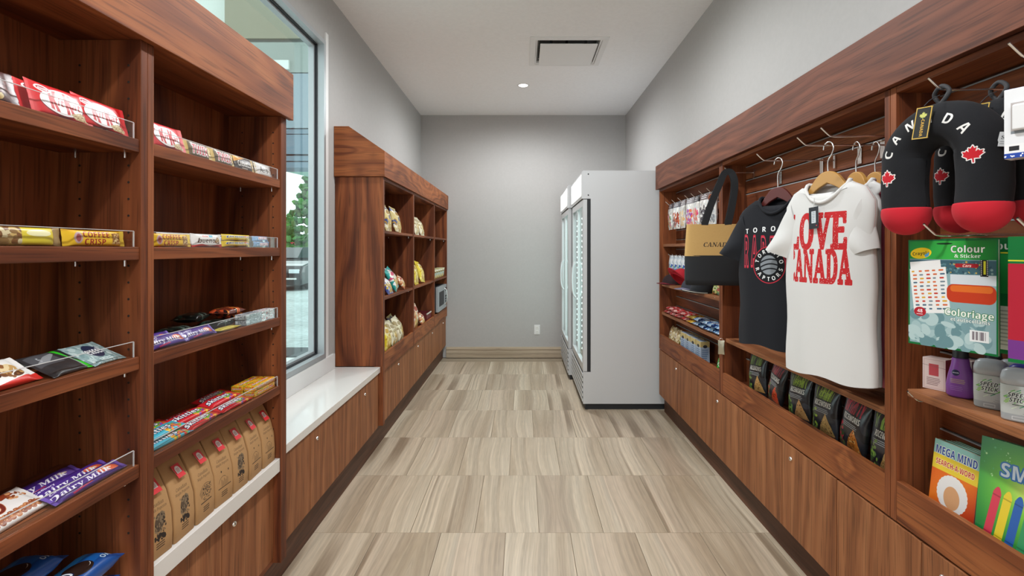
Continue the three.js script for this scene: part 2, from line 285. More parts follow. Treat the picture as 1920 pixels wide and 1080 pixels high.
// --- near left: two tall shelving units
const SH = [1.602, 1.345, 1.083, 0.825], CT = 0.55, LF = -0.915, LB = -1.113;
function tallUnit(D0, D1, lab, t2 = 0.021) {
  const u = thing('shelving_unit', lab, 'shelf', 'tall candy shelves'), t = 0.021;
  part('side_panel', eased(-1.24, LF, 0.153, 1.842, D0, D0 + t, 'y'), M.panel, u); part('side_panel', eased(-1.24, LF, 0.153, 1.842, D1 - t2, D1, 'y'), M.panel, u);
  part('back_panel', block(LB - 0.018, LB, CT, 1.842, D0 + t, D1 - t2, 'y'), M.panel, u);
  part('top_panel', block(-1.24, LF - 0.001, 1.8425, 1.862, D0, D1, 'z'), M.panel, u);
  part('worktop', eased(-1.13, LF - 0.004, CT - 0.05, CT, D0 + t, D1 - t2, 'z'), M.quartz, u);
  part('base_panel', block(-1.13, LF - 0.03, 0.153, 0.172, D0 + t, D1 - t2, 'z'), M.panel, u);
  const mid = (D0 + t + D1 - t2) / 2, df = LF - 0.028;
  [[D0 + t, mid], [mid, D1 - t2]].forEach(([p, q], i) => {
    const d = part('door', eased(df - 0.018, df, 0.173, CT - 0.052, p + 0.0014, q - 0.0014, 'y'), M.door, u);
    if (i) { part('lock', LOCK, M.chrome, d, [df, CT - 0.105, -(mid + 0.065)]); part('keyhole', bx(0.0006, 0.007, 0.0018), M.black, d, [df + 0.0066, CT - 0.105, -(mid + 0.065)]); }
  });
  for (const y of SH) {
    const s = part('shelf', eased(LB, LF - 0.003, y - 0.031, y, D0 + t + 0.001, D1 - t2 - 0.001, 'z'), M.panel, u);
    for (const d of [D0 + t + 0.012, D1 - t2 - 0.012]) for (const xx of [-0.945, -1.062]) part('shelf_pin', PIN, M.chrome, s, [xx, y - 0.038, -d]);
    const a0 = D0 + t + 0.004, a1 = D1 - t2 - 0.014, h = 0.037, X = LF - 0.008;
    const tr = part('acrylic_lip', block(X - 0.0012, X + 0.0012, y + 0.0006, y + h, a0, a1, 'y'), M.acrylic, u);
    part('lip_edge', [block(X - 0.0014, X + 0.0014, y + h, y + h + 0.0012, a0, a1), block(X - 0.0014, X + 0.0014, y + 0.0006, y + h, a1, a1 + 0.0014)], M.acrylicEdge, tr);
  }
  pegs(u, [-0.945, -1.062], D1 - t2, 0.66, 1.8, -1); pegs(u, [-0.945, -1.062], D0 + t, 0.66, 1.8, 1);
}
tallUnit(0.577, 1.242, 'tall walnut candy shelving unit at the left edge of the picture');
tallUnit(1.243, 1.97, 'tall walnut candy shelving unit beside the window with paper bags at the bottom', 0.043);
single('crown_board', eased(-1.24, -0.895, 1.8625, 2.019, 0.5, 1.9875, 'z', 0.002), M.crown, 'thick walnut crown board capping the tall candy shelves', 'crown board');
scene.children[scene.children.length - 1].geometry = merge([eased(-0.914, -0.895, 1.84, 2.019, 0.5, 1.9875, 'z', 0.002), block(-1.24, -0.914, 1.8635, 2.019, 0.5, 1.9875, 'z')]);
// --- window bench
single('worktop', eased(-1.262, -0.958, 0.512, 0.55, 1.973, 3.418, 'z', 0.003), M.quartz, 'glossy white quartz window bench top below the window', 'worktop');
baseCabinet(-1, -0.965, -1.25, 0.155, 0.51, 1.975, 2.67, 2.31, 'two-door walnut cabinet under the window bench beside the candy shelves');
baseCabinet(-1, -0.965, -1.25, 0.155, 0.51, 2.672, 3.395, 3.03, 'two-door walnut cabinet under the far end of the window bench');
// --- far left: three bays over base cabinets
const FF = -0.94, FB = -1.2;
const farEdges = [3.42, 4.38, 5.40, 6.295];
farEdges.slice(0, 3).forEach((a, i) => {
  const b = farEdges[i + 1], t = 0.02;
  const u = thing('shelving_unit', ['walnut snack shelving bay beside the window bench', 'middle walnut snack shelving bay on the far left', 'walnut snack shelving bay with a microwave at the end wall'][i], 'shelf', 'far snack shelves');
  const y0 = i === 0 ? 0.552 : 0.516;
  part('side_panel', i ? eased(-1.262, FF, 0.516, 1.825, a + 0.001, a + t, 'y') : merge([eased(-1.262, FF, 0.552, 1.825, a + 0.001, a + 0.041, 'y'), block(-1.0, FF, 0.155, 0.552, 3.42, 3.461)]), M.panel, u);
  part('side_panel', eased(-1.262, FF, 0.516, 1.825, b - t, b - 0.001, 'y'), M.panel, u);
  const p = i ? a + t : a + 0.041, q = b - t;
  part('back_panel', block(FB - 0.018, FB, 0.6, 1.825, p, q, 'y'), M.panel, u);
  part('top_panel', block(-1.262, FF - 0.001, 1.805, 1.824, p, q, 'z'), M.panel, u);
  part('front_rail', eased(FF - 0.02, FF - 0.0005, 0.518, 0.63, p, q, 'z'), M.crown, u);
  part('bottom_panel', block(FB, FF - 0.0205, 0.58, 0.6, p, q, 'z'), M.panel, u);
  for (const y of [1.467, 1.012]) {
    const s = part('shelf', eased(FB, FF - 0.004, y - 0.02, y, p + 0.001, q - 0.001, 'z'), M.panel, u);
    for (const d of [p + 0.012, q - 0.012]) for (const xx of [-0.98, -1.15]) part('shelf_pin', PIN, M.chrome, s, [xx, y - 0.028, -d]);
  }
});
{
  const s = new THREE.Shape(); [[-1.262, 1.8265], [-0.925, 1.8265], [-0.925, 1.995], [-1.165, 2.16], [-1.262, 2.16]].forEach((p, i) => (i ? s.lineTo(...p) : s.moveTo(...p)));
  const g = new THREE.ExtrudeGeometry(s, { depth: 6.296 - 3.402, bevelEnabled: false }); g.translate(0, 0, -6.296);
  single('crown_board', setGrainUV(g.toNonIndexed(), 'z', 0.4, 0.9), M.crown, 'walnut crown board with a sloped top above the far snack shelves', 'crown board');
  const uv = scene.children[scene.children.length - 1].geometry.attributes, n = uv.normal, p = uv.position; for (let i = 0; i < p.count; i++) if (Math.abs(n.getZ(i)) > 0.9) uv.uv.setXY(i, p.getY(i), p.getX(i));
}
[[3.465, 4.19, 3.828, 'nearest two-door walnut cabinet below the far snack shelves'], [4.192, 4.916, 4.553, 'second two-door walnut cabinet below the far snack shelves'], [4.918, 5.64, 5.28, 'third two-door walnut cabinet below the far snack shelves'], [5.642, 6.29, 6.0, 'last walnut cabinet below the microwave at the end wall']]
  .forEach(([a, b, m, l]) => baseCabinet(-1, -0.955, -1.25, 0.155, 0.513, a, b, m, l));
// --- right: three slatwall bays over base cabinets
const RF = 1.112, RB = 1.25;
const slats = [0.66]; while (slats[slats.length - 1] < 1.8) slats.push(slats[slats.length - 1] + 0.0762);
[[2.871, 4.17, 'walnut slatwall bay of bagged sweets and caps beside the fridge'], [1.546, 2.869, 'walnut slatwall bay with the hanging shirts'], [0.25, 1.544, 'walnut slatwall bay of pillows and books at the right edge']].forEach(([a, b, l]) => {
  const u = thing('slatwall_unit', l, 'shelf', 'right slatwall bays'), t = 0.0235;
  part('side_panel', eased(RF, 1.262, 0.528, 1.825, a, a + t, 'y'), M.panel, u); part('side_panel', eased(RF, 1.262, 0.528, 1.825, b - t, b, 'y'), M.panel, u);
  part('front_rail', eased(RF + 0.001, RF + 0.02, 0.528, 0.65, a + t, b - t, 'z'), M.crown, u);
  part('bottom_panel', block(RF + 0.0205, RB - 0.003, 0.58, 0.6, a + t, b - t, 'z'), M.panel, u);
  part('top_panel', block(RF + 0.001, 1.262, 1.806, 1.8248, a + t, b - t, 'z'), M.panel, u);
  part('back_board', block(RB + 0.006, 1.262, 0.6, 1.806, a + t, b - t, 'z'), M.kick, u);
  slats.forEach((y, k) => {
    const y1 = Math.min(1.806, y + 0.066); if (y1 - y < 0.02) return;
    part('slat', block(RB - 0.006, RB + 0.006, k ? y : 0.6, y1, a + t, b - t, 'z'), M.panel, u);
    if (y1 < 1.8) part('slat_channel', block(RB - 0.0072, RB + 0.004, y1 + 0.0005, y1 + 0.0042, a + t, b - t, 'z'), M.alu, u);
  });
});
single('crown_board', merge([eased(1.09, 1.11, 1.826, 2.02, 0.25, 4.2, 'z', 0.002), block(1.11, 1.262, 1.8268, 2.018, 0.25, 4.2, 'z')]), M.crownDark, 'long walnut crown board above the right slatwall bays', 'crown board');
[[3.386, 4.17, 3.78, 'two-door walnut cabinet under the caps and sweets beside the fridge'], [2.592, 3.384, 2.99, 'two-door walnut cabinet below the divider between sweets and shirts'], [1.812, 2.59, 2.192, 'two-door walnut cabinet below the rice chip bags'], [1.032, 1.81, 1.424, 'two-door walnut cabinet below the puzzle books'], [0.252, 1.03, 0.64, 'two-door walnut cabinet beyond the right edge of the picture']]
  .forEach(([a, b, m, l]) => baseCabinet(1, RF, 1.25, 0.155, 0.524, a, b, m, l));
// loose shelves hung on the slatwall
function slatShelf(y, D0, D1, X0, label) { single('display_shelf', eased(X0, RB - 0.008, y - 0.021, y, D0, D1, 'z'), M.door, label, 'shelf', 'slatwall shelves'); }
slatShelf(1.38, 2.9, 4.14, 1.135, 'narrow walnut shelf just above the row of caps');
slatShelf(1.062, 2.9, 4.14, 1.125, 'narrow walnut shelf holding the caps');
slatShelf(0.832, 2.9, 4.14, 1.125, 'narrow walnut shelf heaped with red and blue snack packs');
slatShelf(0.847, 1.58, 2.82, 1.12, 'long walnut shelf under the hanging shirts');
slatShelf(0.946, 0.3, 1.44, 1.085, 'walnut shelf carrying the perfume box and deodorants');
// ---------------------------------------------------------------- glass-door fridges
const ledMat = new THREE.MeshStandardMaterial({ color: 0xffffff, emissive: new THREE.Color(0.80, 1, 0.97), emissiveIntensity: 6 });
const signMat = new THREE.MeshStandardMaterial({ color: 0xffffff, emissive: new THREE.Color(0.97, 1, 0.98), emissiveIntensity: 0.62, roughness: 0.4 });
const liner = new THREE.MeshStandardMaterial({ color: rgb(0.72, 0.76, 0.77), roughness: 0.4 });
function fridge(D0, D1, F, label) {                                    // F is the X of the header front
  const f = thing('display_fridge', label, 'fridge', 'glass-door fridges'), B = 1.255, body = F + 0.075, H = 1.995, T = 1.76, L = 0.315;
  const bl = (X0, X1, y0, y1, a, b) => plain(X0, X1, y0, y1, a, b);
  part('cabinet', [bl(F + 0.012, B, 0.05, H, D0, D0 + 0.03), bl(F + 0.012, B, 0.05, H, D1 - 0.03, D1), bl(B - 0.04, B, 0.05, H, D0 + 0.03, D1 - 0.03), bl(F + 0.012, B - 0.04, H - 0.025, H, D0 + 0.03, D1 - 0.03), bl(body, B - 0.04, T, T + 0.03, D0 + 0.03, D1 - 0.03), bl(F + 0.03, B - 0.04, L - 0.04, L, D0 + 0.03, D1 - 0.03)].slice(2), M.enamel, f);
  // side cheeks are notched where the door closes over them
  const cheek = (a, b) => { const s = new THREE.Shape(); [[B, 0.05], [F + 0.012, 0.05], [F + 0.012, L], [body, L], [body, T], [F, T], [F, H - 0.012], [F + 0.012, H], [B, H]].forEach((p, i) => (i ? s.lineTo(...p) : s.moveTo(...p))); const g = new THREE.ExtrudeGeometry(s, { depth: b - a, bevelEnabled: false }); g.translate(0, 0, -b); return g; };
  part('side_panel', cheek(D0, D0 + 0.03), M.enamel, f); part('side_panel', cheek(D1 - 0.03, D1), M.enamel, f);
  part('liner', [bl(body + 0.02, B - 0.042, L + 0.001, T - 0.001, D0 + 0.031, D0 + 0.04), bl(body + 0.02, B - 0.042, L + 0.001, T - 0.001, D1 - 0.04, D1 - 0.031), bl(B - 0.06, B - 0.042, L + 0.001, T - 0.001, D0 + 0.04, D1 - 0.04)], liner, f);
  const hd = part('header', [bl(F + 0.006, F + 0.02, T + 0.005, H - 0.03, D0 + 0.03, D1 - 0.03)], M.enamel, f);
  part('light_sign', bl(F - 0.001, F + 0.005, T + 0.03, H - 0.03, D0 + 0.035, D1 - 0.035), signMat, hd);
  const d0 = D0 + 0.004, d1 = D1 - 0.004, X0 = F + 0.012, X1 = F + 0.045, w = 0.06;
  const door = part('door_frame', [bl(X0, X1, L + 0.004, L + w, d0, d1), bl(X0, X1, T - w, T - 0.006, d0, d1), bl(X0, X1, L + w, T - w, d0, d0 + w), bl(X0, X1, L + w, T - w, d1 - w, d1), bl(X0 + 0.004, X1, L + w, T - w, (d0 + d1) / 2 - 0.012, (d0 + d1) / 2 + 0.012)], M.enamel, f);
  part('pane', bl(X0 + 0.014, X0 + 0.018, L + w, T - w, d0 + w, (d0 + d1) / 2 - 0.012), M.glass, door);
  part('pane', bl(X0 + 0.014, X0 + 0.018, L + w, T - w, (d0 + d1) / 2 + 0.012, d1 - w), M.glass, door);
  part('gasket', [bl(X1, body - 0.001, L + 0.004, L + 0.02, d0, d1), bl(X1, body - 0.001, T - 0.02, T - 0.006, d0, d1), bl(X1, body - 0.001, L + 0.02, T - 0.02, d0, d0 + 0.02), bl(X1, body - 0.001, L + 0.02, T - 0.02, d1 - 0.02, d1)], M.black, door);
  const hm = (d0 + d1) / 2 + 0.12; part('handle', tube([[X0, 1.22, -hm], [X0 - 0.022, 1.19, -hm], [X0 - 0.036, 1.05, -hm], [X0 - 0.022, 0.91, -hm], [X0, 0.88, -hm]], 0.009), M.enamel, door);
  for (const dd of [(D0 + D1) / 2 - 0.02, D1 - 0.075]) {
    const s = part('led_strip', bl(body - 0.016, body - 0.009, L + 0.08, T - 0.08, dd - 0.009, dd + 0.009), liner, f), dots = [];
    for (let y = L + 0.11; y < T - 0.09; y += 0.052) { const g = new THREE.SphereGeometry(0.0095, 10, 6); g.translate(body - 0.017, y, -(dd - 0.006)); dots.push(g); }
    part('led_dots', dots, ledMat, s);
  }
  for (const y of [0.62, 0.9, 1.18, 1.46]) { const rods = []; for (let k = 0; k <= 14; k++) rods.push(bl(body + 0.06, B - 0.065, y, y + 0.004, D0 + 0.06 + (D1 - D0 - 0.12) * k / 14 - 0.002, D0 + 0.06 + (D1 - D0 - 0.12) * k / 14 + 0.002)); rods.push(bl(body + 0.055, body + 0.062, y - 0.012, y + 0.006, D0 + 0.045, D1 - 0.045)); part('wire_shelf', rods, M.enamel, f); }
  for (let k = 0; k < 6; k++) part('grille_slat', bl(F + 0.004, F + 0.011, 0.068 + k * 0.042, 0.09 + k * 0.042, D0 + 0.006, D1 - 0.006), M.enamel, f);
  part('grille_back', bl(F + 0.03, F + 0.034, 0.06, L - 0.045, D0 + 0.03, D1 - 0.03), M.dark, f);
  part('plinth', bl(F + 0.03, B - 0.02, 0, 0.049, D0 + 0.015, D1 - 0.015), M.black, f);
  for (const y of [1.965, 1.79]) part('screw', new THREE.SphereGeometry(0.006, 8, 6), M.dark, f, [F + 0.055, y, -D0]);
  const l = new THREE.RectAreaLight(rgb(0.82, 1, 0.98), 1.6, 0.5, 1.3); l.position.set(body + 0.02, 1.05, -(D0 + D1) / 2); l.lookAt(body - 1, 1.05, -(D0 + D1) / 2); scene.add(l);
}
fridge(4.25, 5.205, 0.488, 'white glass-door fridge nearest the shirts with its broad side facing the viewer');
fridge(5.225, 6.18, 0.452, 'white glass-door fridge standing against the end wall');
// ---------------------------------------------------------------- microwave
{
  const m = thing('microwave_oven', 'small microwave with silver door in the far left bay', 'microwave'); const y = 0.632, X1 = -0.925, D0 = 5.56, D1 = 6.16;
  part('body', eased(-1.195, X1 - 0.03, y + 0.012, y + 0.29, D0, D1, 'y', 0.004), M.black, m);
  part('foot', [plain(-1.18, -1.15, 0.601, y + 0.012, D0 + 0.03, D0 + 0.06), plain(-1.18, -1.15, 0.601, y + 0.012, D1 - 0.06, D1 - 0.03), plain(-1.0, -0.97, 0.601, y + 0.012, D0 + 0.03, D0 + 0.06), plain(-1.0, -0.97, 0.601, y + 0.012, D1 - 0.06, D1 - 0.03)], M.black, m);
  const d = part('door', eased(X1 - 0.03, X1, y + 0.014, y + 0.288, D0 + 0.002, D1 - 0.13, 'y', 0.004), M.alu, m);
  part('door_window', plain(X1 - 0.001, X1 + 0.002, y + 0.07, y + 0.23, D0 + 0.06, D1 - 0.21), M.black, d);
  part('handle', tube([[X1, y + 0.06, -(D1 - 0.165)], [X1 + 0.02, y + 0.08, -(D1 - 0.165)], [X1 + 0.02, y + 0.23, -(D1 - 0.165)], [X1, y + 0.25, -(D1 - 0.165)]], 0.006), M.chrome, d);
  const c = part('control_panel', eased(X1 - 0.03, X1 - 0.001, y + 0.014, y + 0.288, D1 - 0.127, D1, 'y', 0.003), M.alu, m);
  for (let r = 0; r < 4; r++) for (let k = 0; k < 3; k++) part('button', plain(X1 - 0.001, X1 + 0.001, y + 0.05 + r * 0.03, y + 0.07 + r * 0.03, D1 - 0.11 + k * 0.033, D1 - 0.085 + k * 0.033), M.dark, c);
  part('display', plain(X1 - 0.001, X1 + 0.001, y + 0.21, y + 0.255, D1 - 0.11, D1 - 0.02), M.black, c);
}
// ---------------------------------------------------------------- outside the window
{
  const asphaltTex = dataTex(512, 512, (u, v) => { const f = 0.85 + 0.3 * (fbm(u * 90, v * 90, 2, 3) - 0.4) + 0.2 * (fbm(u * 6, v * 6, 8, 3) - 0.4); return [205 * f, 218 * f, 217 * f]; });
  const asphalt = new THREE.MeshStandardMaterial({ map: asphaltTex, roughness: 0.9 });
  const g = plain(-60, -1.42, -0.3, -0.02, 6.85, 70); { const uv = g.attributes.uv; for (let k = 0; k < uv.count; k++) uv.setXY(k, uv.getX(k) * 0.2, uv.getY(k) * 0.2); }
  struct('ground_driveway', g, asphalt, 'pale grey asphalt driveway outside the window', 'driveway');
  struct('ground_sidewalk', plain(-30, -1.42, -0.3, 0.0, -6, 6.3), new THREE.MeshStandardMaterial({ map: wallTex(226, 228, 226, 8), roughness: 0.9 }), 'concrete sidewalk just outside the window', 'sidewalk');
  struct('ground_kerb', plain(-30, -1.42, -0.3, 0.02, 6.3, 6.85), col(0x4c5154, 0.8), 'dark grey kerb strip along the driveway', 'kerb');
  // the entrance portal: a deep fascia hung over the driveway on a column
  const p = thing('entrance_portal', 'grey entrance canopy fascia seen high through the window', 'canopy'), D = 9;
  part('upper_wall', plain(-5.27, -1.4, 5.06, 8.2, D, D + 0.5), col(0x85816f, 0.85), p);
  part('side_wall', plain(-9.5, -5.29, 2.78, 8.2, D + 0.3, D + 0.5), col(0xc6ccc6, 0.85), p);
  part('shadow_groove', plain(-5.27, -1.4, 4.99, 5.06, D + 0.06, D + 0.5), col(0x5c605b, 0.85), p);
  part('middle_band', plain(-5.27, -1.4, 4.46, 4.99, D, D + 0.5), col(0x8a938e, 0.8), p);
  part('sign_plate', plain(-4.55, -4.12, 4.5, 4.66, D - 0.05, D), print(256, 96, (x, w, h) => { fill(x, '#ced6d3', w, h); lines(x, '#8b9696', 20, 30, 140, 3, 20, 8); x.fillStyle = '#556'; x.fillRect(190, 50, 50, 22); }), p);
  part('lower_band', plain(-5.27, -1.4, 3.48, 4.44, D, D + 0.5), col(0x87949d, 0.8), p);
  for (const [a, b] of [[3.38, 3.46], [3.02, 3.36], [2.9, 2.99], [2.78, 2.88]]) part('fascia_strip', plain(-5.27, -1.4, a, b, D + (b - a > 0.2 ? 0 : 0.02), D + 0.5), col(0x687d8c, 0.7), p);
  part('column', plain(-5.27, -4.85, -0.02, 2.78, D + 0.05, D + 0.45), col(0x87949d, 0.8), p);
  part('column', plain(-1.9, -1.4, -0.02, 2.78, D + 0.05, D + 0.45), col(0x87949d, 0.8), p);
  // far canopy roof slab over the forecourt
  const q = thing('forecourt_canopy', 'pale green far canopy roof corner seen under the portal', 'canopy');
  { const s = new THREE.Shape(); [[-9.6, -19], [-4.5, -19], [-4.5, -26], [-8.2, -26]].forEach((v, i) => (i ? s.lineTo(v[0], v[1]) : s.moveTo(v[0], v[1]))); const e = new THREE.ExtrudeGeometry(s, { depth: 0.5, bevelEnabled: false }); e.rotateX(-Math.PI / 2); e.scale(1, 1, -1); e.index && 0; const e2 = e.toNonIndexed(); const pp = e2.attributes.position; for (let i = 0; i < pp.count; i += 3) { const a = [pp.getX(i), pp.getY(i), pp.getZ(i)]; pp.setXYZ(i, pp.getX(i + 1), pp.getY(i + 1), pp.getZ(i + 1)); pp.setXYZ(i + 1, ...a); } e2.computeVertexNormals(); e2.translate(0, 4.4, 0); part('roof_slab', e2, col(0xa4cabc, 0.7), q); }
  part('post', plain(-5.2, -4.9, -0.02, 4.4, 22, 22.3), col(0xc8d0d0, 0.7), q);
  // parked car, nose towards the window
  const c = thing('parked_car', 'black car parked nose-on across the driveway', 'car'); put(c, -8.05, -0.02, 16.5);
  const prof = [[0, 0.25], [0, 0.62], [0.12, 0.76], [1.15, 0.94], [1.85, 1.36], [3.0, 1.4], [3.75, 1.05], [4.4, 0.98], [4.5, 0.6], [4.45, 0.25]];
  const sh = new THREE.Shape(); prof.forEach((v, i) => (i ? sh.lineTo(...v) : sh.moveTo(...v)));
  const bg = new THREE.ExtrudeGeometry(sh, { depth: 1.66, bevelEnabled: true, bevelSize: 0.06, bevelThickness: 0.06, bevelSegments: 3 }); bg.rotateY(Math.PI / 2); bg.translate(-0.83, 0, 0);
  part('body', bg, col(0x14171b, 0.12, { clearcoat: 1, clearcoatRoughness: 0.04 }), c);
  const ws = bx(1.4, 0.02, 0.72); ws.rotateX(0.53); part('windscreen', ws, col(0x1a2026, 0.05, { clearcoat: 1 }), c, [0, 1.23, -1.49]);
  part('grille', bx(0.95, 0.17, 0.03), col(0x0a0b0c, 0.4), c, [0, 0.5, 0.066]);
  part('bumper_trim', bx(1.5, 0.05, 0.03), M.chrome, c, [0, 0.4, 0.068]);
  part('licence_plate', bx(0.32, 0.16, 0.02), col(0xe8eef0, 0.5), c, [-0.1, 0.55, 0.085]);
  for (const s of [-1, 1]) part('headlamp', new RoundedBoxGeometry(0.34, 0.13, 0.06, 2, 0.02), col(0xdfe8ec, 0.1), c, [s * 0.66, 0.64, 0.05]);
  for (const [wx, wz] of [[-0.8, -0.85], [0.8, -0.85], [-0.8, -3.6], [0.8, -3.6]]) { const w = new THREE.CylinderGeometry(0.32, 0.32, 0.2, 24); w.rotateZ(Math.PI / 2); part('wheel', w, M.dark, c, [wx, 0.32, wz]); }
  const c2 = thing('parked_car', 'dark blue car half hidden behind the shelf edge beyond the black car', 'car'); put(c2, -13.6, -0.02, 24.5, R(70));
  part('body', bg, col(0x28435e, 0.15, { clearcoat: 1 }), c2); for (const [wx, wz] of [[-0.8, -0.85], [0.8, -0.85], [-0.8, -3.6], [0.8, -3.6]]) { const w = new THREE.CylinderGeometry(0.32, 0.32, 0.2, 24); w.rotateZ(Math.PI / 2); part('wheel', w, M.dark, c2, [wx, 0.32, wz]); }
  // red banner on a fence
  const b = thing('street_banner', 'long red banner across the street beyond the cars', 'banner'); put(b, -17.5, 0, 38);
  part('banner_cloth', bx(9, 0.34, 0.03, 0, 1.68, 0), print(1024, 48, (x, w, h) => { fill(x, '#a8202c', w, h); for (let i = 0; i < 40; i++) { x.fillStyle = '#f2d9d6'; x.fillRect(20 + i * 25, 14, 9 + 9 * hash(i, 2), 20); } }), b);
  for (let k = -2; k <= 2; k++) part('post', bx(0.08, 1.87, 0.08, k * 2.2, 0.925, -0.06), col(0x9aa2a4, 0.6), b);
  // tree
  function tree(X, D, h, r, label, s) {
    const t = thing('street_tree', label, 'tree', 'street trees'); put(t, X, -0.02, D);
    part('trunk', new THREE.CylinderGeometry(0.08, 0.17, h * 0.9, 10).translate(0, h * 0.45, 0), col(0x4f4335, 0.9), t);
    const leaf = new THREE.IcosahedronGeometry(0.13, 0); leaf.scale(1.4, 0.45, 1); const n = 900, im = new THREE.InstancedMesh(leaf, col(0x4f7a45, 0.8), n), o = new THREE.Object3D();
    for (let i = 0; i < n; i++) { const k = hash(i, 1, s), lay = Math.floor(k * 11) / 11, y = h * (0.18 + 0.82 * (lay + (k * 11 % 1) * 0.045)), rad = r * (1.02 - lay) * Math.sqrt(hash(i, 2, s)), a = hash(i, 3, s) * 6.283; o.position.set(Math.cos(a) * rad, y - rad * 0.18, Math.sin(a) * rad); o.rotation.set(hash(i, 4, s) * 2, a, hash(i, 5, s) * 2); const q2 = 0.6 + hash(i, 6, s); o.scale.set(q2, q2, q2); o.updateMatrix(); im.setMatrixAt(i, o.matrix); im.setColorAt(i, new THREE.Color().setRGB(0.6 + 0.7 * hash(i, 7, s), 0.7 + 0.6 * hash(i, 8, s), 0.6 + 0.5 * hash(i, 9, s))); }
    im.name = 'foliage'; im.userData.kind = 'stuff'; im.castShadow = true; t.add(im);
  }
  tree(-12.0, 29, 6.2, 1.9, 'tall layered green tree beside the right edge of the window pane', 4);
  tree(-19.2, 42, 4.4, 1.2, 'smaller green tree farther down the street', 9);
  // pale building across the street
  const bl2 = thing('street_building', 'pale low building far across the street', 'building'); put(bl2, -26, -0.02, 55);
  part('walls', bx(16, 2.6, 3, 0, 1.3, 0), col(0xdfe4e4, 0.9), bl2); for (let k = 0; k < 5; k++) part('window', bx(1.6, 1.1, 0.1, -6 + k * 3, 1.5, 1.5), col(0x8aa0a8, 0.2), bl2);
}
// ---------------------------------------------------------------- wrappers: printed films
const INK = {};
INK.wafer = print(512, 256, (x, w, h) => {
  fill(x, '#d3171f', w, h); oval(x, '#7d0d14', w * 0.5, h * 0.56, 180, 104); oval(x, '#fff', w * 0.5, h * 0.53, 178, 98); oval(x, '#e9dcdc', w * 0.5, h * 0.53, 168, 90); oval(x, '#fff', w * 0.5, h * 0.52, 164, 84);
  x.save(); x.beginPath(); x.ellipse(w * 0.5, h * 0.52, 164, 84, 0, 0, 7); x.clip();
  for (const [a, b] of [[0.27, 0.39], [0.52, 0.64]]) { poly(x, '#d01820', [[w * a, 30], [w * a + 24, 30], [w * a + 40, 240], [w * a + 14, 240]]); poly(x, '#d01820', [[w * b - 12, 34], [w * b + 18, 34], [w * a + 44, 136], [w * a + 26, 122]]); poly(x, '#d01820', [[w * a + 28, 120], [w * a + 50, 116], [w * b + 26, 232], [w * b, 236]]); }
  text(x, 'it', w * 0.45, h * 0.53, 84, '#d01820', { style: 'italic' }); text(x, 'at', w * 0.71, h * 0.53, 84, '#d01820', { style: 'italic' }); x.restore();
  oval(x, '#fff', 112, 58, 58, 26, 0.2); oval(x, '#b9565c', 112, 58, 46, 17, 0.2); text(x, 'Nestlé', 112, 60, 22, '#fff', { rot: 0.1 });
  poly(x, '#cdb184', [[310, 206], [400, 176], [480, 214], [470, 244], [350, 240]]); speckle(x, ['#8a5a34', '#e9d6ae'], 30, w, h, 3, 7, [0.66, 0.74, 0.92, 0.92], 3);
  x.fillStyle = '#e2383c'; x.fillRect(0, 0, 24, h); x.fillRect(w - 34, 0, 34, h);
});
INK.biscuit = print(512, 256, (x, w, h) => { fill(x, '#5a3634', w, h); oval(x, '#c9bdd6', 230, 90, 128, 64); oval(x, '#3a2a78', 230, 90, 116, 54); lines(x, '#cfc6e6', 160, 76, 140, 2, 22, 8); speckle(x, ['#d9bd85', '#c8a468', '#e6d0a0'], 70, w, h, 12, 22, [0.1, 0.66, 0.75, 0.9], 5); speckle(x, ['#7a4844', '#8d6a68'], 20, w, h, 10, 18, [0.7, 0.3, 0.95, 0.8], 6); });
INK.twin = print(512, 160, (x, w, h) => { fill(x, '#8a7048', w, h); x.fillStyle = '#6d5a3c'; x.fillRect(60, 0, 380, h); x.fillStyle = '#c9a64e'; x.fillRect(0, 0, 60, h); x.fillRect(440, 0, 72, h); speckle(x, ['#e2c878', '#8f6c2c'], 40, w, h, 3, 8, [0.86, 0, 1, 1], 2); text(x, 'TWIX', 250, 84, 128, '#c81a2c', { stroke: '#fff', lw: 14, style: 'italic', sx: 1.02 }); x.fillStyle = '#b28c48'; x.fillRect(0, 0, w, 18); });
INK.caramel = print(512, 160, (x, w, h) => { fill(x, '#3c2a26', w, h); poly(x, '#e09a2c', [[0, 0], [340, 0], [0, 74]]); poly(x, '#f4b94a', [[0, 0], [180, 0], [0, 40]]); text(x, 'CARAMILK', 236, 88, 74, '#f5f1ea', { sx: 0.9, sy: 1.15 }); lines(x, '#cdbfae', 150, 134, 160, 1, 10, 10); x.fillStyle = '#c7a552'; x.fillRect(430, 0, 82, h); speckle(x, ['#f0d890', '#8c6a2a'], 50, w, h, 4, 10, [0.84, 0, 1, 1], 8); });
INK.airy = print(512, 160, (x, w, h) => { fill(x, '#eeeae6', w, h); text(x, 'Aero', 230, 84, 104, '#2a2024', { style: 'italic' }); speckle(x, ['#b99a58', '#d9c48c'], 40, w, h, 4, 10, [0, 0, 0.1, 1], 4); speckle(x, ['#3a3030', '#cfcaca'], 50, w, h, 3, 9, [0.86, 0, 1, 1], 9); });
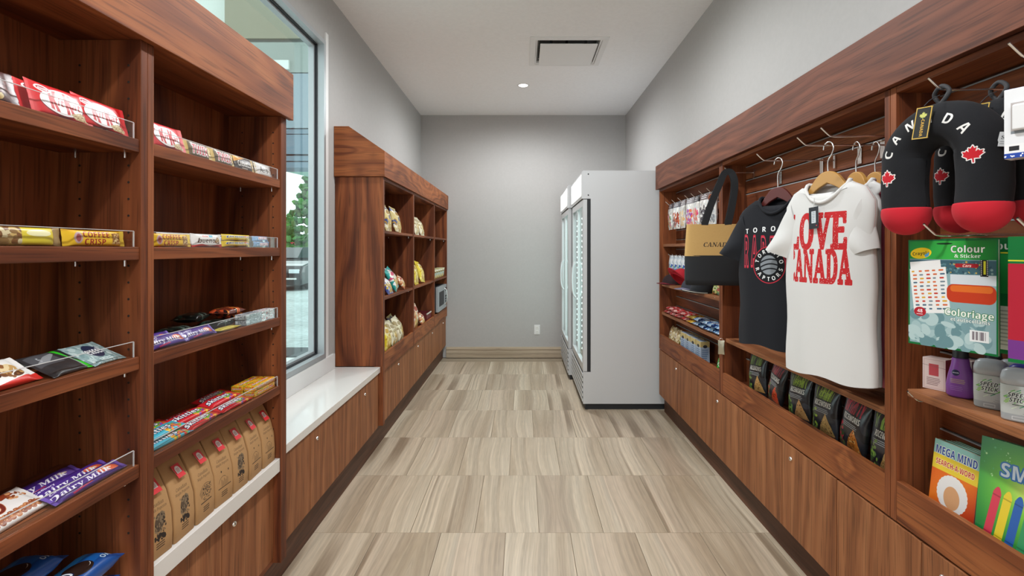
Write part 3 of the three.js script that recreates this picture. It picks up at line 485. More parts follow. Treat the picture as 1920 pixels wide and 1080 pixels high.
INK.crisp = print(512, 130, (x, w, h) => { fill(x, '#f2c22e', w, h); x.fillStyle = '#e0a823'; x.fillRect(0, 0, w, 14); oval(x, '#c9a8a8', 96, 66, 28, 44); oval(x, '#a8585c', 96, 66, 16, 30); text(x, 'COFFEE', 238, 40, 62, '#a31b22', { sx: 1.02 }); text(x, 'CRISP', 226, 96, 62, '#a31b22', { sx: 1.05 }); x.fillStyle = '#b07a3e'; x.fillRect(372, 26, 96, 88); speckle(x, ['#8c5826', '#d9b070', '#e8cc92'], 60, w, h, 5, 10, [0.73, 0.2, 0.92, 0.9], 7); x.fillStyle = '#f6d050'; x.fillRect(472, 0, 40, h); });
INK.toffee = print(512, 130, (x, w, h) => { fill(x, '#a8895a', w, h); speckle(x, ['#c9a868', '#7a4e2c', '#d8c8a0', '#8c6a40'], 90, w, h, 10, 24, [0, 0.1, 0.7, 0.9], 3); x.fillStyle = '#e6cf3c'; x.fillRect(290, 6, 170, 118); oval(x, '#f4ecb8', 380, 44, 66, 24); x.fillStyle = '#e8e4da'; x.fillRect(0, 96, 60, 26); });
INK.hazel = print(512, 200, (x, w, h) => { fill(x, '#f6f3ee', w, h); text(x, 'Kinder', 190, 44, 32, '#d8342c'); x.fillStyle = '#45b8d8'; x.fillRect(250, 28, 62, 30); text(x, 'bueno', 200, 110, 92, '#4a2a1c', { weight: 'bold', style: 'italic' }); poly(x, '#d92a20', [[0, 200], [0, 174], [120, 160], [260, 186], [512, 150], [512, 200]]); oval(x, '#7a4a26', 380, 110, 54, 24, -0.6); oval(x, '#e8d0a0', 392, 90, 44, 22, -0.5); oval(x, '#5c3418', 420, 140, 36, 16, -0.3); speckle(x, ['#c49a5c', '#8c5a30'], 18, w, h, 6, 12, [0.7, 0.3, 0.88, 0.8], 3); });
INK.peanut = print(512, 120, (x, w, h) => { fill(x, '#f0cf2a', w, h); text(x, 'OH HENRY!', 200, 52, 58, '#2a3c9c', { stroke: '#f7f2d0', lw: 8, style: 'italic' }); oval(x, '#d83428', 400, 52, 60, 22, 0.2); oval(x, '#fff', 404, 60, 44, 12, 0.2); oval(x, '#3a48a0', 410, 66, 34, 8, 0.2); speckle(x, ['#f6e27a', '#c89a20'], 30, w, h, 4, 9, [0.6, 0.5, 1, 1], 5); });
INK.rolls = print(512, 120, (x, w, h) => { fill(x, '#7f9fd0', w, h); text(x, 'ROCKETS', 260, 60, 70, '#c8324a', { stroke: '#fff', lw: 12, style: 'italic' }); speckle(x, ['#e8ecf6', '#d85a6c', '#4a6cb0'], 70, w, h, 4, 10, [0, 0, 1, 1], 2); text(x, 'ROCKETS', 260, 60, 70, '#c8324a', { stroke: '#fff', lw: 12, style: 'italic' }); });
INK.gumDark = print(512, 256, (x, w, h) => { fill(x, '#2c2a2c', w, h); x.fillStyle = '#4e4e52'; x.fillRect(40, 26, 280, 120); poly(x, '#8d8f92', [[60, 110], [200, 60], [330, 40], [330, 60], [180, 120]]); text(x, '5', 120, 84, 60, '#a8aaae'); poly(x, '#35d028', [[340, 0], [420, 0], [470, 120], [512, 180], [512, 256], [440, 256], [396, 110]]); poly(x, '#9da4a0', [[400, 130], [430, 130], [450, 240], [420, 240]]); });
INK.mint = print(512, 256, (x, w, h) => { fill(x, '#9db4b4', w, h); speckle(x, ['#b9cccb', '#8aa6a8', '#c8d8d6', '#7f9c9e'], 120, w, h, 8, 30, [0, 0, 1, 1], 4); oval(x, '#26314e', 250, 120, 108, 74, -0.1); text(x, 'excel', 250, 122, 96, '#f6f8f8', { stroke: '#26314e', lw: 12, weight: 'bold' }); lines(x, '#dfeaea', 150, 206, 200, 2, 16, 6); });
const purple = (top, blob) => (x, w, h) => { fill(x, '#4b2a86', w, h); x.fillStyle = '#3a1f6e'; x.fillRect(0, 0, w, 26); oval(x, blob, 400, 96, 74, 38, 0.3); oval(x, '#f6d9b0', 392, 86, 30, 12, 0.3); text(x, top, 96, 40, 30, '#efe6f6'); text(x, 'Dairy Milk', 200, 96, 76, '#f7f3fb', { style: 'italic', font: 'serif' }); poly(x, '#c0305c', [[110, 150], [250, 132], [260, 146], [120, 162]]); x.fillStyle = '#7355b4'; x.fillRect(0, 0, 22, h); x.fillRect(490, 0, 22, h); };
INK.milkA = print(512, 170, purple('Cadbury', '#e0603a')); INK.milkB = print(512, 170, purple('Cadbury', '#6a4a9c'));
INK.bubble = print(1024, 400, (x, w, h) => { fill(x, '#efe9e4', w, h); text(x, 'AERO', 440, 170, 210, '#7a2a1c', { style: 'italic', stroke: '#c97b52', lw: 10 }); for (let i = 0; i < 70; i++) { const a = i / 70; oval(x, ['#a4572c', '#c07a48', '#8c4422'][i % 3], 30 + a * 960, 330 + 30 * Math.sin(i * 1.7) - 20 * a, 26, 24); oval(x, '#e2a878', 24 + a * 960, 322 + 30 * Math.sin(i * 1.7) - 20 * a, 8, 6); } poly(x, '#8c3a1e', [[700, 40], [860, 20], [900, 90], [760, 110]]); speckle(x, ['#b86a3a', '#8c4422', '#d99a68'], 20, w, h, 10, 22, [0.8, 0.1, 0.97, 0.4], 3); });
const fruit = (bg, a) => (x, w, h) => { fill(x, bg, w, h); speckle(x, ['#f2c02c', '#e03a2c', '#6ab83a', '#8c44a0', '#f08a2c'], 34, w, h, 13, 19, [0.55, 0.35, 0.95, 0.95], a); text(x, 'skittles', 210, 80, 96, '#fff', { stroke: '#30224a', lw: 14, style: 'italic' }); x.fillStyle = '#00000022'; x.fillRect(0, 0, 18, h); };
INK.fruitRed = print(512, 170, fruit('#d4202a', 3)); INK.fruitBlue = print(512, 170, fruit('#43b4cc', 8));
INK.chewBox = print(256, 128, (x, w, h) => { fill(x, '#f0b428', w, h); speckle(x, ['#e24a2c', '#f6d860', '#7ab83a', '#f08a2a'], 40, w, h, 6, 16, [0, 0, 1, 1], 3); text(x, 'Starburst', 128, 64, 44, '#fff', { stroke: '#c8281e', lw: 8, style: 'italic' }); });
INK.sandwich = print(1024, 400, (x, w, h) => { fill(x, '#1566b8', w, h); poly(x, '#2f92dc', [[0, 0], [1024, 0], [1024, 110], [0, 190]]); poly(x, '#0c4a94', [[0, 330], [1024, 270], [1024, 400], [0, 400]]); oval(x, '#2a1a14', 600, 230, 150, 112); oval(x, '#f4f0e6', 604, 238, 132, 60); oval(x, '#33201a', 600, 214, 140, 86); text(x, 'OREO', 330, 210, 150, '#f4f8fc', { stroke: '#0a2c5c', lw: 18 }); text(x, 'Oreo', 900, 300, 80, '#d6ecfa', { style: 'italic' }); x.fillStyle = '#0f55a4'; x.fillRect(0, 0, 30, h); x.fillRect(994, 0, 30, h); });
const wrapRough = { clearcoat: 0.25, clearcoatRoughness: 0.25 };
for (const k of Object.keys(INK)) Object.assign(INK[k], wrapRough);
const GEO = {};
const geoOnce = (k, f) => (GEO[k] ??= f());
function pack(name, mat, [L, H, T], [X, y, D], [ry, rx = 0, rz = 0], label, cat, group, s = 1) {
  const g = geoOnce([L, H, T, s].join(), () => barGeo(L, H, T, s));
  return put(single(name, g, mat, label, cat, group), X, y, D, ry, rx, rz);
}
function rest(o, y, xMax, xMin, dMin, dMax) {                          // set a thing down on height y and keep it inside its bay
  o.updateMatrixWorld(true); const b = new THREE.Box3().setFromObject(o, true); o.position.y += y + 0.0006 - b.min.y;
  if (xMax !== undefined && b.max.x > xMax) o.position.x -= b.max.x - xMax; if (xMin !== undefined && b.min.x < xMin) o.position.x += xMin - b.min.x;
  if (dMin !== undefined && -b.max.z < dMin) o.position.z -= dMin + b.max.z; if (dMax !== undefined && -b.min.z > dMax) o.position.z += -b.min.z - dMax;
  return o;
}
const inBay = (o, y) => rest(o, y, -0.9265, -1.111, o.position.z < -1.23 ? 1.267 : undefined, o.position.z < -1.23 ? 1.906 : 1.202);
// standing on its long edge and leaning back by a degrees; y is the shelf
const stand = (name, mat, dim, X, y, D, a, label, cat, group, s = 1, rz = 0) => inBay(pack(name, mat, dim, [X, y, D], [LEFT, -R(a), rz], label, cat, group, s), y);
// lying flat, level n of a stack; turn in degrees about the vertical
const lie = (name, mat, dim, X, y, D, turn, n, label, cat, group, s = 1, tilt = 0) => inBay(pack(name, mat, dim, [X, y, D], [LEFT + R(turn), -Math.PI / 2 + R(tilt)], label, cat, group, s), y + n * dim[2] * 1.2);

// --- shelf 1 (top)
stand('biscuit_bar', INK.biscuit, [0.135, 0.062, 0.013], -0.94, SH[0], 0.875, 16, 'brown biscuit bar with a purple oval at the left picture edge', 'candy', 'top shelf bars');
const wf = [0.136, 0.066, 0.011];
[[-0.937, 1.032, 'red wafer bar with white oval facing out beside the purple-oval biscuit bar'], [-0.955, 1.026, 'red wafer bar second in the row behind the left front wafer bar'], [-0.972, 1.02, 'red wafer bar third back in the left row of wafer bars'], [-0.989, 1.014, 'red wafer bar rearmost in the left row of wafer bars'],
  [-0.937, 1.146, 'red wafer bar facing out against the clear lip end by the divider'], [-0.955, 1.148, 'red wafer bar hidden close behind the one at the lip end'],
  [-0.937, 1.336, 'red wafer bar partly covered by the divider in the second bay'], [-0.955, 1.34, 'red wafer bar behind the half-covered wafer bar of the second bay']].forEach(([X, D, l], i) => stand('wafer_bar', INK.wafer, wf, X, SH[0], D, 15, l, 'candy', 'red wafer bars', 1 + i % 3, i === 4 ? -0.03 : 0));
[[1.4735, 'first gold and red twin cookie bar after the wafer bar'], [1.594, 'second gold and red twin cookie bar next to the caramel bar']].forEach(([D, l], i) => stand('cookie_bar', INK.twin, [0.118, 0.047, 0.016], -0.942, SH[0], D, 14, l, 'candy', 'twin cookie bars', 2 + i));
stand('cookie_bar', INK.twin, [0.118, 0.047, 0.016], -0.966, SH[0], 1.51, 14, 'gold twin cookie bar peeking out behind the first twin bar', 'candy', 'twin cookie bars', 4);
stand('caramel_bar', INK.caramel, [0.118, 0.047, 0.013], -0.942, SH[0], 1.718, 14, 'dark brown caramel bar with an orange corner on the top shelf', 'candy');
stand('airy_bar', INK.airy, [0.115, 0.046, 0.014], -0.942, SH[0], 1.843, 14, 'white airy chocolate bar last on the top shelf', 'candy');
// --- shelf 2
stand('toffee_pack', INK.toffee, [0.2, 0.037, 0.02], -0.945, SH[1], 0.938, 6, 'clear toffee pack with yellow label at the left picture edge', 'candy');
[[1.131, -0.942, 'yellow crisp wafer bar beside the toffee pack'], [1.36, -0.942, 'yellow crisp wafer bar next to the white hazelnut bar']].forEach(([D, X, l], i) => stand('crisp_bar', INK.crisp, [0.16, 0.036, 0.02], X, SH[1], D, 6, l, 'candy', 'yellow crisp bars', 2 + i));
[[1.518, -0.943, 'white hazelnut bar in front on the second shelf of the window-side bay'], [1.43, -0.975, 'white hazelnut bar lying behind the yellow crisp bar']].forEach(([D, X, l], i) => stand('hazelnut_bar', INK.hazel, [0.142, 0.04, 0.022], X, SH[1], D, 8, l, 'candy', 'white hazelnut bars', 3 + i));
[[0, 'lower of two stacked yellow peanut bars'], [1, 'upper of two stacked yellow peanut bars']].forEach(([n, l]) => pack('peanut_bar', INK.peanut, [0.16, 0.02, 0.03], [-0.947, SH[1] + 0.012 + n * 0.0205, 1.68], [LEFT, -0.1], l, 'candy', 'yellow peanut bars', 3 + n));
pack('candy_roll', INK.rolls, [0.105, 0.02, 0.022], [-0.943, SH[1] + 0.012, 1.835], [LEFT, 0], 'blue and red candy roll at the end of the second shelf', 'candy', 'blue candy rolls', 5);
pack('candy_roll', INK.rolls, [0.105, 0.018, 0.022], [-0.95, SH[1] + 0.032, 1.838], [LEFT, -0.15], 'blue candy roll stacked on the end candy roll', 'candy', 'blue candy rolls', 6);
pack('chocolate_bar', INK.milkB, [0.15, 0.03, 0.012], [-0.985, SH[1] + 0.03, 1.7], [LEFT, -0.9], 'purple chocolate bar behind the stacked yellow peanut bars', 'candy', 'purple chocolate bars', 7);
// --- shelf 3
lie('hazelnut_bar', INK.hazel, [0.2, 0.075, 0.02], -0.965, SH[2], 0.9, 5, 0, 'large white and red hazelnut pack lying at the left picture edge', 'candy', 'white hazelnut bars', 2, 34);
lie('gum_pack', INK.gumDark, [0.1, 0.085, 0.014], -0.968, SH[2], 1.056, 4, 0, 'black gum pack with a bright green corner', 'gum', 'gum packs', 3, 26);
lie('gum_pack', INK.gumDark, [0.11, 0.085, 0.014], -1.065, SH[2], 1.0, -4, 0, 'black gum pack lying deep behind the hazelnut pack', 'gum', 'gum packs', 4);
lie('mint_pack', INK.mint, [0.092, 0.088, 0.012], -0.972, SH[2], 1.155, 3, 0, 'silver green mint gum pack beside the clear lip end', 'gum', 'mint packs', 3, 26);
lie('mint_pack', INK.mint, [0.11, 0.08, 0.01], -1.062, SH[2], 1.14, 2, 0, 'silver mint gum pack lying flat behind the front mint pack', 'gum', 'mint packs', 4);
[[-0.943, 1.325, 'purple chocolate bar against the divider on the third shelf'], [-0.98, 1.34, 'purple chocolate bar lying behind the one against the divider']].forEach(([X, D, l], i) => lie('chocolate_bar', INK.milkA, [0.15, 0.04, 0.016], X, SH[2], D, 0, 0, l, 'candy', 'purple chocolate bars', 2 + i, 45));
lie('chocolate_bar', INK.milkA, [0.15, 0.036, 0.016], -0.944, SH[2], 1.478, 2, 0, 'purple chocolate bar with an orange blob in the middle of the third shelf', 'candy', 'purple chocolate bars', 4, 45);
lie('chew_bar', col(0xe8d25a, 0.35), [0.12, 0.026, 0.01], -0.942, SH[2], 1.62, 0, 0, 'thin plain yellow chew bar behind the clear lip', 'candy');
const silver = print(256, 96, (x, w, h) => { fill(x, '#8b9096', w, h); speckle(x, ['#b8bec4', '#6a6e74', '#a0a8ae'], 40, w, h, 6, 20, [0, 0, 1, 1], 2); x.fillStyle = '#dfe4e8'; x.fillRect(16, 16, 60, 40); }, 0.3);
const pale = print(256, 96, (x, w, h) => { fill(x, '#dfe3e6', w, h); speckle(x, ['#8a9098', '#fff', '#5a6068', '#c04a58'], 44, w, h, 5, 14, [0, 0, 1, 1], 6); }, 0.3);
const darkFoil = print(256, 96, (x, w, h) => { fill(x, '#14201c', w, h); speckle(x, ['#24382e', '#0a0f0d', '#3a2c24', '#505c54'], 60, w, h, 6, 20, [0, 0, 1, 1], 4); }, 0.25);
const orangeFoil = print(256, 96, (x, w, h) => { fill(x, '#6a2c1c', w, h); speckle(x, ['#c8502c', '#2a1c1c', '#e08a3a'], 40, w, h, 6, 18, [0, 0, 1, 1], 4); }, 0.25);
function gumBox(mat, X, y, D, w, h, d, label) { const g = new RoundedBoxGeometry(w, h, d, 2, 0.002); return put(single('gum_box', g, mat, label, 'gum', 'boxed gum on the third shelf'), X, y + h / 2 + 0.0005, D, LEFT); }
gumBox(silver, -0.945, SH[2], 1.75, 0.1, 0.018, 0.034, 'grey gum box at the bottom of the left stack'); gumBox(silver, -0.945, SH[2] + 0.019, 1.748, 0.1, 0.018, 0.034, 'grey gum box on top of the left stack');
gumBox(pale, -0.945, SH[2], 1.857, 0.095, 0.018, 0.034, 'white gum box at the bottom of the end stack'); gumBox(pale, -0.945, SH[2] + 0.019, 1.858, 0.095, 0.018, 0.034, 'white gum box on top of the end stack');
[[-1.03, 1.5, 0, darkFoil, 'black foil candy bag lying at the back of the third shelf'], [-1.04, 1.6, 0.9, darkFoil, 'black foil candy bag piled on the dark bags'], [-1.0, 1.66, 0, darkFoil, 'black foil candy bag next to the orange foil bar'], [-1.0, 1.72, 1.05, orangeFoil, 'orange brown foil bar on top of the dark bags'], [-1.035, 1.83, 0, orangeFoil, 'orange brown foil bar behind the white gum boxes']].forEach(([X, D, n, m, l], i) => lie('foil_pack', m, [0.13, 0.07, 0.026], X, SH[2], D, rr(-12, 12), n, l, 'candy', 'foil packs', 2 + i));
// --- shelf 4
[[-0.955, 0.915, 0, 6, 'large white and brown bubbly chocolate bar lying in front at the left'], [-1.058, 0.87, 0, 6, 'large bubbly chocolate bar behind the front one']].forEach(([X, D, n, t, l], i) => lie('bubbly_bar', INK.bubble, [0.23, 0.078, 0.02], X, SH[3], D, t, n, l, 'candy', 'bubbly chocolate bars', 2 + i, 24));
[[-0.94, 1.118, 'front purple chocolate bar on the fourth shelf of the left bay'], [-0.978, 1.105, 'middle purple chocolate bar on the fourth shelf of the left bay'], [-1.02, 1.075, 'rear purple chocolate bar on the fourth shelf of the left bay']].forEach(([X, D, l], i) => lie('chocolate_bar', i < 2 ? INK.milkA : INK.milkB, [0.19, 0.036, 0.017], X, SH[3], D, 2, 0, l, 'candy', 'purple chocolate bars', 5 + i, 24));
const fr = [0.165, 0.045, 0.014];
[['fruitBlue', -0.946, 1.345, 0, 'blue fruit candy pack flat against the clear lip'], ['fruitBlue', -0.968, 1.35, 1.1, 'blue fruit candy pack upper one near the divider'], ['fruitRed', -1.0, 1.37, 0, 'red fruit candy pack behind the blue packs'], ['fruitRed', -1.012, 1.365, 1.1, 'red fruit candy pack on top behind the blue packs'],
  ['fruitRed', -0.947, 1.5, 0, 'red fruit candy pack in front beside the blue pack'], ['fruitRed', -0.985, 1.5, 0.9, 'red fruit candy pack in the middle upper layer'], ['fruitRed', -1.03, 1.53, 0, 'red fruit candy pack at the back middle'], ['fruitRed', -0.948, 1.665, 0, 'red fruit candy pack in front near the yellow boxes'], ['fruitRed', -0.985, 1.655, 1, 'red fruit candy pack upper one near the yellow boxes'], ['fruitRed', -1.03, 1.69, 0.9, 'red fruit candy pack at the back near the yellow boxes']].forEach(([k, X, D, n, l], i) => lie('fruit_candy', INK[k], fr, X, SH[3], D, rr(-4, 4), n, l, 'candy', 'fruit candy packs', 2 + i % 4, 10));
[[0, 0, 'lower front yellow fruit chew box'], [1, 0, 'upper front yellow fruit chew box'], [0, 1, 'lower rear yellow fruit chew box'], [1, 1, 'upper rear yellow fruit chew box']].forEach(([n, r, l]) => {
  const g = geoOnce('chew', () => new RoundedBoxGeometry(0.14, 0.019, 0.04, 2, 0.002)); put(single('chew_box', g, INK.chewBox, l + ' at the end of the fourth shelf', 'candy', 'yellow chew boxes'), -0.948 - r * 0.044, SH[3] + 0.0105 + n * 0.0198, 1.835, LEFT);
});
// --- paper bags on the worktop
const kraftPrints = [0, 1, 2].map((k) => print(256, 560, (x, w, h) => {
  fill(x, '#b98f5f', w, h); for (let i = 0; i < 1500; i++) { x.fillStyle = hash(i, 1, k) > 0.5 ? '#c49b6a55' : '#a87f5055'; x.fillRect(hash(i, 2, k) * w, hash(i, 3, k) * h, 6, 1.5); }
  text(x, 'Canadian', 128, 212, 30, '#4a3826', { font: 'serif', weight: '', style: 'italic' }); text(x, 'Maple Popcorn', 128, 244, 24, '#4a3826', { font: 'serif', weight: '', style: 'italic' });
  x.strokeStyle = '#3c2e22'; x.lineWidth = 3;
  if (k === 0) { oval(x, '#5a4836', 120, 330, 44, 60, 0.2); oval(x, '#7c6850', 150, 306, 28, 40, 0.1); speckle(x, ['#3c2e22', '#8a7458'], 60, w, h, 3, 9, [0.3, 0.5, 0.75, 0.72], 3); speckle(x, ['#2c2018'], 30, w, h, 5, 12, [0.25, 0.72, 0.7, 0.8], 9); }
  if (k === 1) { for (let i = 0; i < 5; i++) { x.beginPath(); x.arc(130, 420 - i * 8, 70 + i * 6, 3.5, 5.6); x.stroke(); } speckle(x, ['#3c2e22', '#6a563e'], 40, w, h, 3, 8, [0.3, 0.55, 0.8, 0.74], 5); x.fillStyle = '#4a3826'; x.fillRect(50, 424, 150, 8); }
  if (k === 2) { x.beginPath(); x.arc(110, 400, 60, 3.4, 5.4); x.stroke(); for (let i = 0; i < 8; i++) { x.beginPath(); x.moveTo(90 + i * 12, 420); x.lineTo(86 + i * 13, 360 + 10 * (i % 3)); x.stroke(); } oval(x, '#3c2e22', 90, 300, 7, 9); oval(x, '#3c2e22', 190, 310, 7, 9); x.fillStyle = '#4a3826'; x.fillRect(40, 424, 176, 7); }
  lines(x, '#4a3826', 84, 462, 90, 3, 16, 7);
}, 0.85));
const kraftLabel = print(96, 128, (x, w, h) => { fill(x, '#d8242c', w, h); oval(x, '#efe4e0', 48, 52, 30, 34); x.fillStyle = '#efe4e0'; x.fillRect(18, 52, 60, 34); lines(x, '#b0686a', 28, 40, 42, 4, 11, 5); }, 0.5);
function kraftBag(i, D) {
  const b = thing('paper_bag', ['brown paper snack bag half hidden by the shelf divider', 'brown paper snack bag second from the shelf divider', 'brown paper snack bag third from the shelf divider', 'brown paper snack bag in the middle of the row of seven', 'brown paper snack bag third from the window side', 'brown paper snack bag second from the window side', 'brown paper snack bag nearest the window'][i], 'bag', 'brown paper snack bags');
  put(b, -0.958, CT + 0.001, D, LEFT + R(rr(-3, 3)));
  const W = 0.088, g = geoOnce('kraft', () => planar(loft([{ y: 0, w: W, d: 0.052, e: 14 }, { y: 0.045, w: W, d: 0.054, e: 14 }, { y: 0.1, w: W, d: 0.05, e: 12, z: -0.001 }, { y: 0.15, w: W, d: 0.036, e: 10, z: -0.008 }, { y: 0.19, w: W, d: 0.014, e: 8, z: -0.018 }, { y: 0.213, w: W, d: 0.004, e: 8, z: -0.026 }], 40, { crinkle: 0.002, freq: 40, s: 3 }), W, 0.213, 0, 0.1065));
  part('paper', g, kraftPrints[[0, 0, 1, 2, 0, 2, 2][i]], b);
  const lb = part('sticker', geoOnce('kraftlabel', () => new THREE.BoxGeometry(0.03, 0.04, 0.0006)), kraftLabel, b, [0.004, 0.177, 0.0045]); lb.rotation.x = -R(37);
}
for (let i = 0; i < 7; i++) kraftBag(i, 1.312 + i * 0.0935);
// --- blue cookie packs at the bottom of the first bay
[[-1.0, 0.865, 0, 3, 'blue sandwich cookie pack underneath at the lower left picture corner'], [-0.985, 1.09, 0, 3, 'blue sandwich cookie pack at the bottom of the stack near the divider'], [-0.975, 1.093, 1, 3, 'blue sandwich cookie pack on top near the divider'], [-1.026, 1.0, 2, 3, 'blue sandwich cookie pack highest at the back of the heap'], [-0.975, 0.868, 1, 3, 'blue sandwich cookie pack on top at the lower left picture corner']].forEach(([X, D, n, t, l], i) => lie('cookie_pack', INK.sandwich, [0.215, 0.085, 0.042], X, CT, D, t, n, l, 'cookies', 'blue cookie packs', 2 + i));

// ---------------------------------------------------------------- far left snack bays
const chipArt = (bg, b, c, s) => print(256, 320, (x, w, h) => { fill(x, bg, w, h); speckle(x, [b, c, '#f2ead0'], 46, w, h, 8, 34, [0.05, 0.1, 0.95, 0.95], s); oval(x, '#f6f0da', 128, 96, 74, 38); oval(x, b, 128, 96, 64, 29); speckle(x, ['#d8b860', '#c49a44', '#ecd48c'], 20, w, h, 14, 26, [0.2, 0.55, 0.85, 0.92], s + 2); }, 0.3);
const CH = [chipArt('#d9c789', '#b08a3a', '#3a4a86', 3), chipArt('#e4dcbc', '#a8966a', '#b8a468', 5), chipArt('#e6cf32', '#c8a020', '#f4e27a', 7), chipArt('#28a09a', '#d04a70', '#f0f0ee', 9), chipArt('#d8d4ea', '#c43a68', '#3c6ab0', 12), chipArt('#c8784a', '#a8482c', '#e0b080', 14), chipArt('#34408c', '#e8e8f0', '#d0b02c', 17), chipArt('#c4d0c4', '#f0ece4', '#8a7a3c', 19)];
CH.forEach((m) => Object.assign(m, wrapRough));
function chips(k, W, H, T, X, y, D, a, label, group, face = LEFT, s = 1, roll = 0) { D += 0.12; X = Math.max(X + 0.04, -1.135); const g = geoOnce(['c', W, H, T, s].join(), () => bagGeo(W, H, T, s)); const e = farEdges.filter((q) => q < D).length - 1; return rest(put(single('chip_bag', g, CH[k], label, 'snack', group), X, y, D, face, -R(a), roll), y, -0.963, -1.198, farEdges[e] + 0.043, farEdges[e + 1] - 0.022); }
chips(0, 0.17, 0.2, 0.06, -1.06, 1.467, 3.66, 14, 'gold chip bag on the top left of the near snack bay', 'top snack shelf', LEFT, 2, 0.05); chips(0, 0.18, 0.2, 0.06, -1.05, 1.467, 3.9, 16, 'gold and blue chip bag on the top shelf of the near snack bay', 'top snack shelf', LEFT, 3, -0.06);
chips(0, 0.17, 0.2, 0.05, -1.12, 1.467, 3.72, 10, 'gold chip bag at the back of the near top snack shelf', 'top snack shelf', LEFT, 4);
chips(1, 0.17, 0.19, 0.06, -1.04, 1.467, 4.56, 18, 'cream chip bag nearest on the middle top snack shelf', 'top snack shelf', LEFT, 5); chips(1, 0.17, 0.19, 0.06, -1.04, 1.467, 4.8, 22, 'cream chip bag second on the middle top snack shelf', 'top snack shelf', LEFT, 6);
chips(6, 0.15, 0.14, 0.05, -1.02, 1.012, 3.6, 30, 'dark blue snack bag low on the near middle snack shelf', 'middle snack shelf', LEFT, 7); chips(3, 0.17, 0.18, 0.06, -1.05, 1.012, 3.8, 26, 'teal snack bag leaning in the near snack bay', 'middle snack shelf', LEFT, 8, 0.25); chips(4, 0.16, 0.16, 0.05, -1.1, 1.012, 3.94, 16, 'white and pink snack bag behind the teal bag', 'middle snack shelf', LEFT, 9, -0.15); chips(5, 0.12, 0.11, 0.04, -1.02, 1.012, 4.06, 34, 'small red brown snack bag beside the teal bag', 'middle snack shelf', LEFT, 3, 0.3);
chips(2, 0.17, 0.22, 0.06, -1.05, 1.012, 4.58, 16, 'yellow chip bag nearest in the middle bay', 'middle snack shelf', LEFT, 4); chips(2, 0.17, 0.21, 0.06, -1.02, 1.012, 4.82, 20, 'yellow chip bag second in the middle bay', 'middle snack shelf', LEFT, 2, -0.12);
[[3.57, -1.0, 2, 'yellow popcorn bag lowest at the near corner'], [3.63, -1.18, 1, 'cream popcorn bag behind the yellow corner bag'], [3.76, -1.01, 1, 'cream popcorn bag in front of the lower near bay'], [3.86, -1.12, 0, 'gold popcorn bag at the back of the lower near bay'], [3.96, -1.02, 1, 'cream popcorn bag third along the lower near bay'], [4.08, -1.11, 0, 'gold popcorn bag beside the divider of the lower near bay']].forEach(([D, X, k, l], i) => chips(k, 0.16, 0.2, 0.07, X, 0.601, D, 16 + 3 * (i % 3), l, 'lower popcorn bags', LEFT, 2 + i, rr(-0.12, 0.12)));
chips(5, 0.19, 0.26, 0.08, -1.05, 0.601, 4.56, 10, 'tall orange brown snack bag in the lower middle bay', 'lower snack bags', LEFT, 5, 0.06); chips(5, 0.15, 0.12, 0.05, -1.03, 0.601, 4.85, 24, 'small red brown snack bag in the lower middle bay', 'lower snack bags', LEFT, 6);
{
  const tray = thing('snack_tray', 'open dark red display tray in the lower middle bay', 'tray'); put(tray, -1.05, 0.601, 5.24, LEFT);
  part('tray_box', [bx(0.24, 0.004, 0.16, 0, 0.002, 0), bx(0.24, 0.08, 0.004, 0, 0.042, 0.08), bx(0.24, 0.1, 0.004, 0, 0.052, -0.08), bx(0.004, 0.09, 0.156, -0.118, 0.047, 0), bx(0.004, 0.09, 0.156, 0.118, 0.047, 0)], col(0x6e2226, 0.5), tray);
  part('tray_rim', bx(0.245, 0.012, 0.006, 0, 0.084, 0.082), col(0xd8d0c4, 0.5), tray);
}
for (let i = 0; i < 6; i++) {
  const c = thing('noodle_cup', ['white noodle cup nearest the bay divider', 'green and white noodle cup second from the divider', 'green and white noodle cup third from the divider', 'green and white noodle cup third from the end wall', 'green and white noodle cup second from the end wall', 'green and white noodle cup nearest the end wall'][i], 'cup', 'noodle cups above the microwave'); put(c, -1.0, 1.013, 5.5 + i * 0.135, LEFT);
  part('cup', new THREE.LatheGeometry([[0, 0], [0.036, 0], [0.047, 0.1], [0.049, 0.1]].map((p) => new THREE.Vector2(...p)), 24), CH[i ? 7 : 1], c); part('lid', new THREE.CylinderGeometry(0.05, 0.05, 0.004, 24), col(i % 2 ? 0xd8d8c0 : 0xc8b858, 0.4), c, [0, 0.102, 0]);
}
// ---------------------------------------------------------------- right wall: hooks
const HY = 1.693;
function hookGeo(len) { return geoOnce('hook' + len, () => merge([tube([[0, 0, 0], [0, 0, len * 0.5], [0, 0, len - 0.03], [0, 0.004, len - 0.024], [0, 0.026, len]], 0.0028, 40, 8), bx(0.012, 0.05, 0.004, 0, -0.006, 0)])); }
function hook(D, y, tipX, label) { const len = Math.round((RB - 0.0105 - tipX) * 1000) / 1000; return put(single('display_hook', hookGeo(len), M.chrome, label, 'hook', 'slatwall hooks'), RB - 0.0105, y, D, RIGHT); }
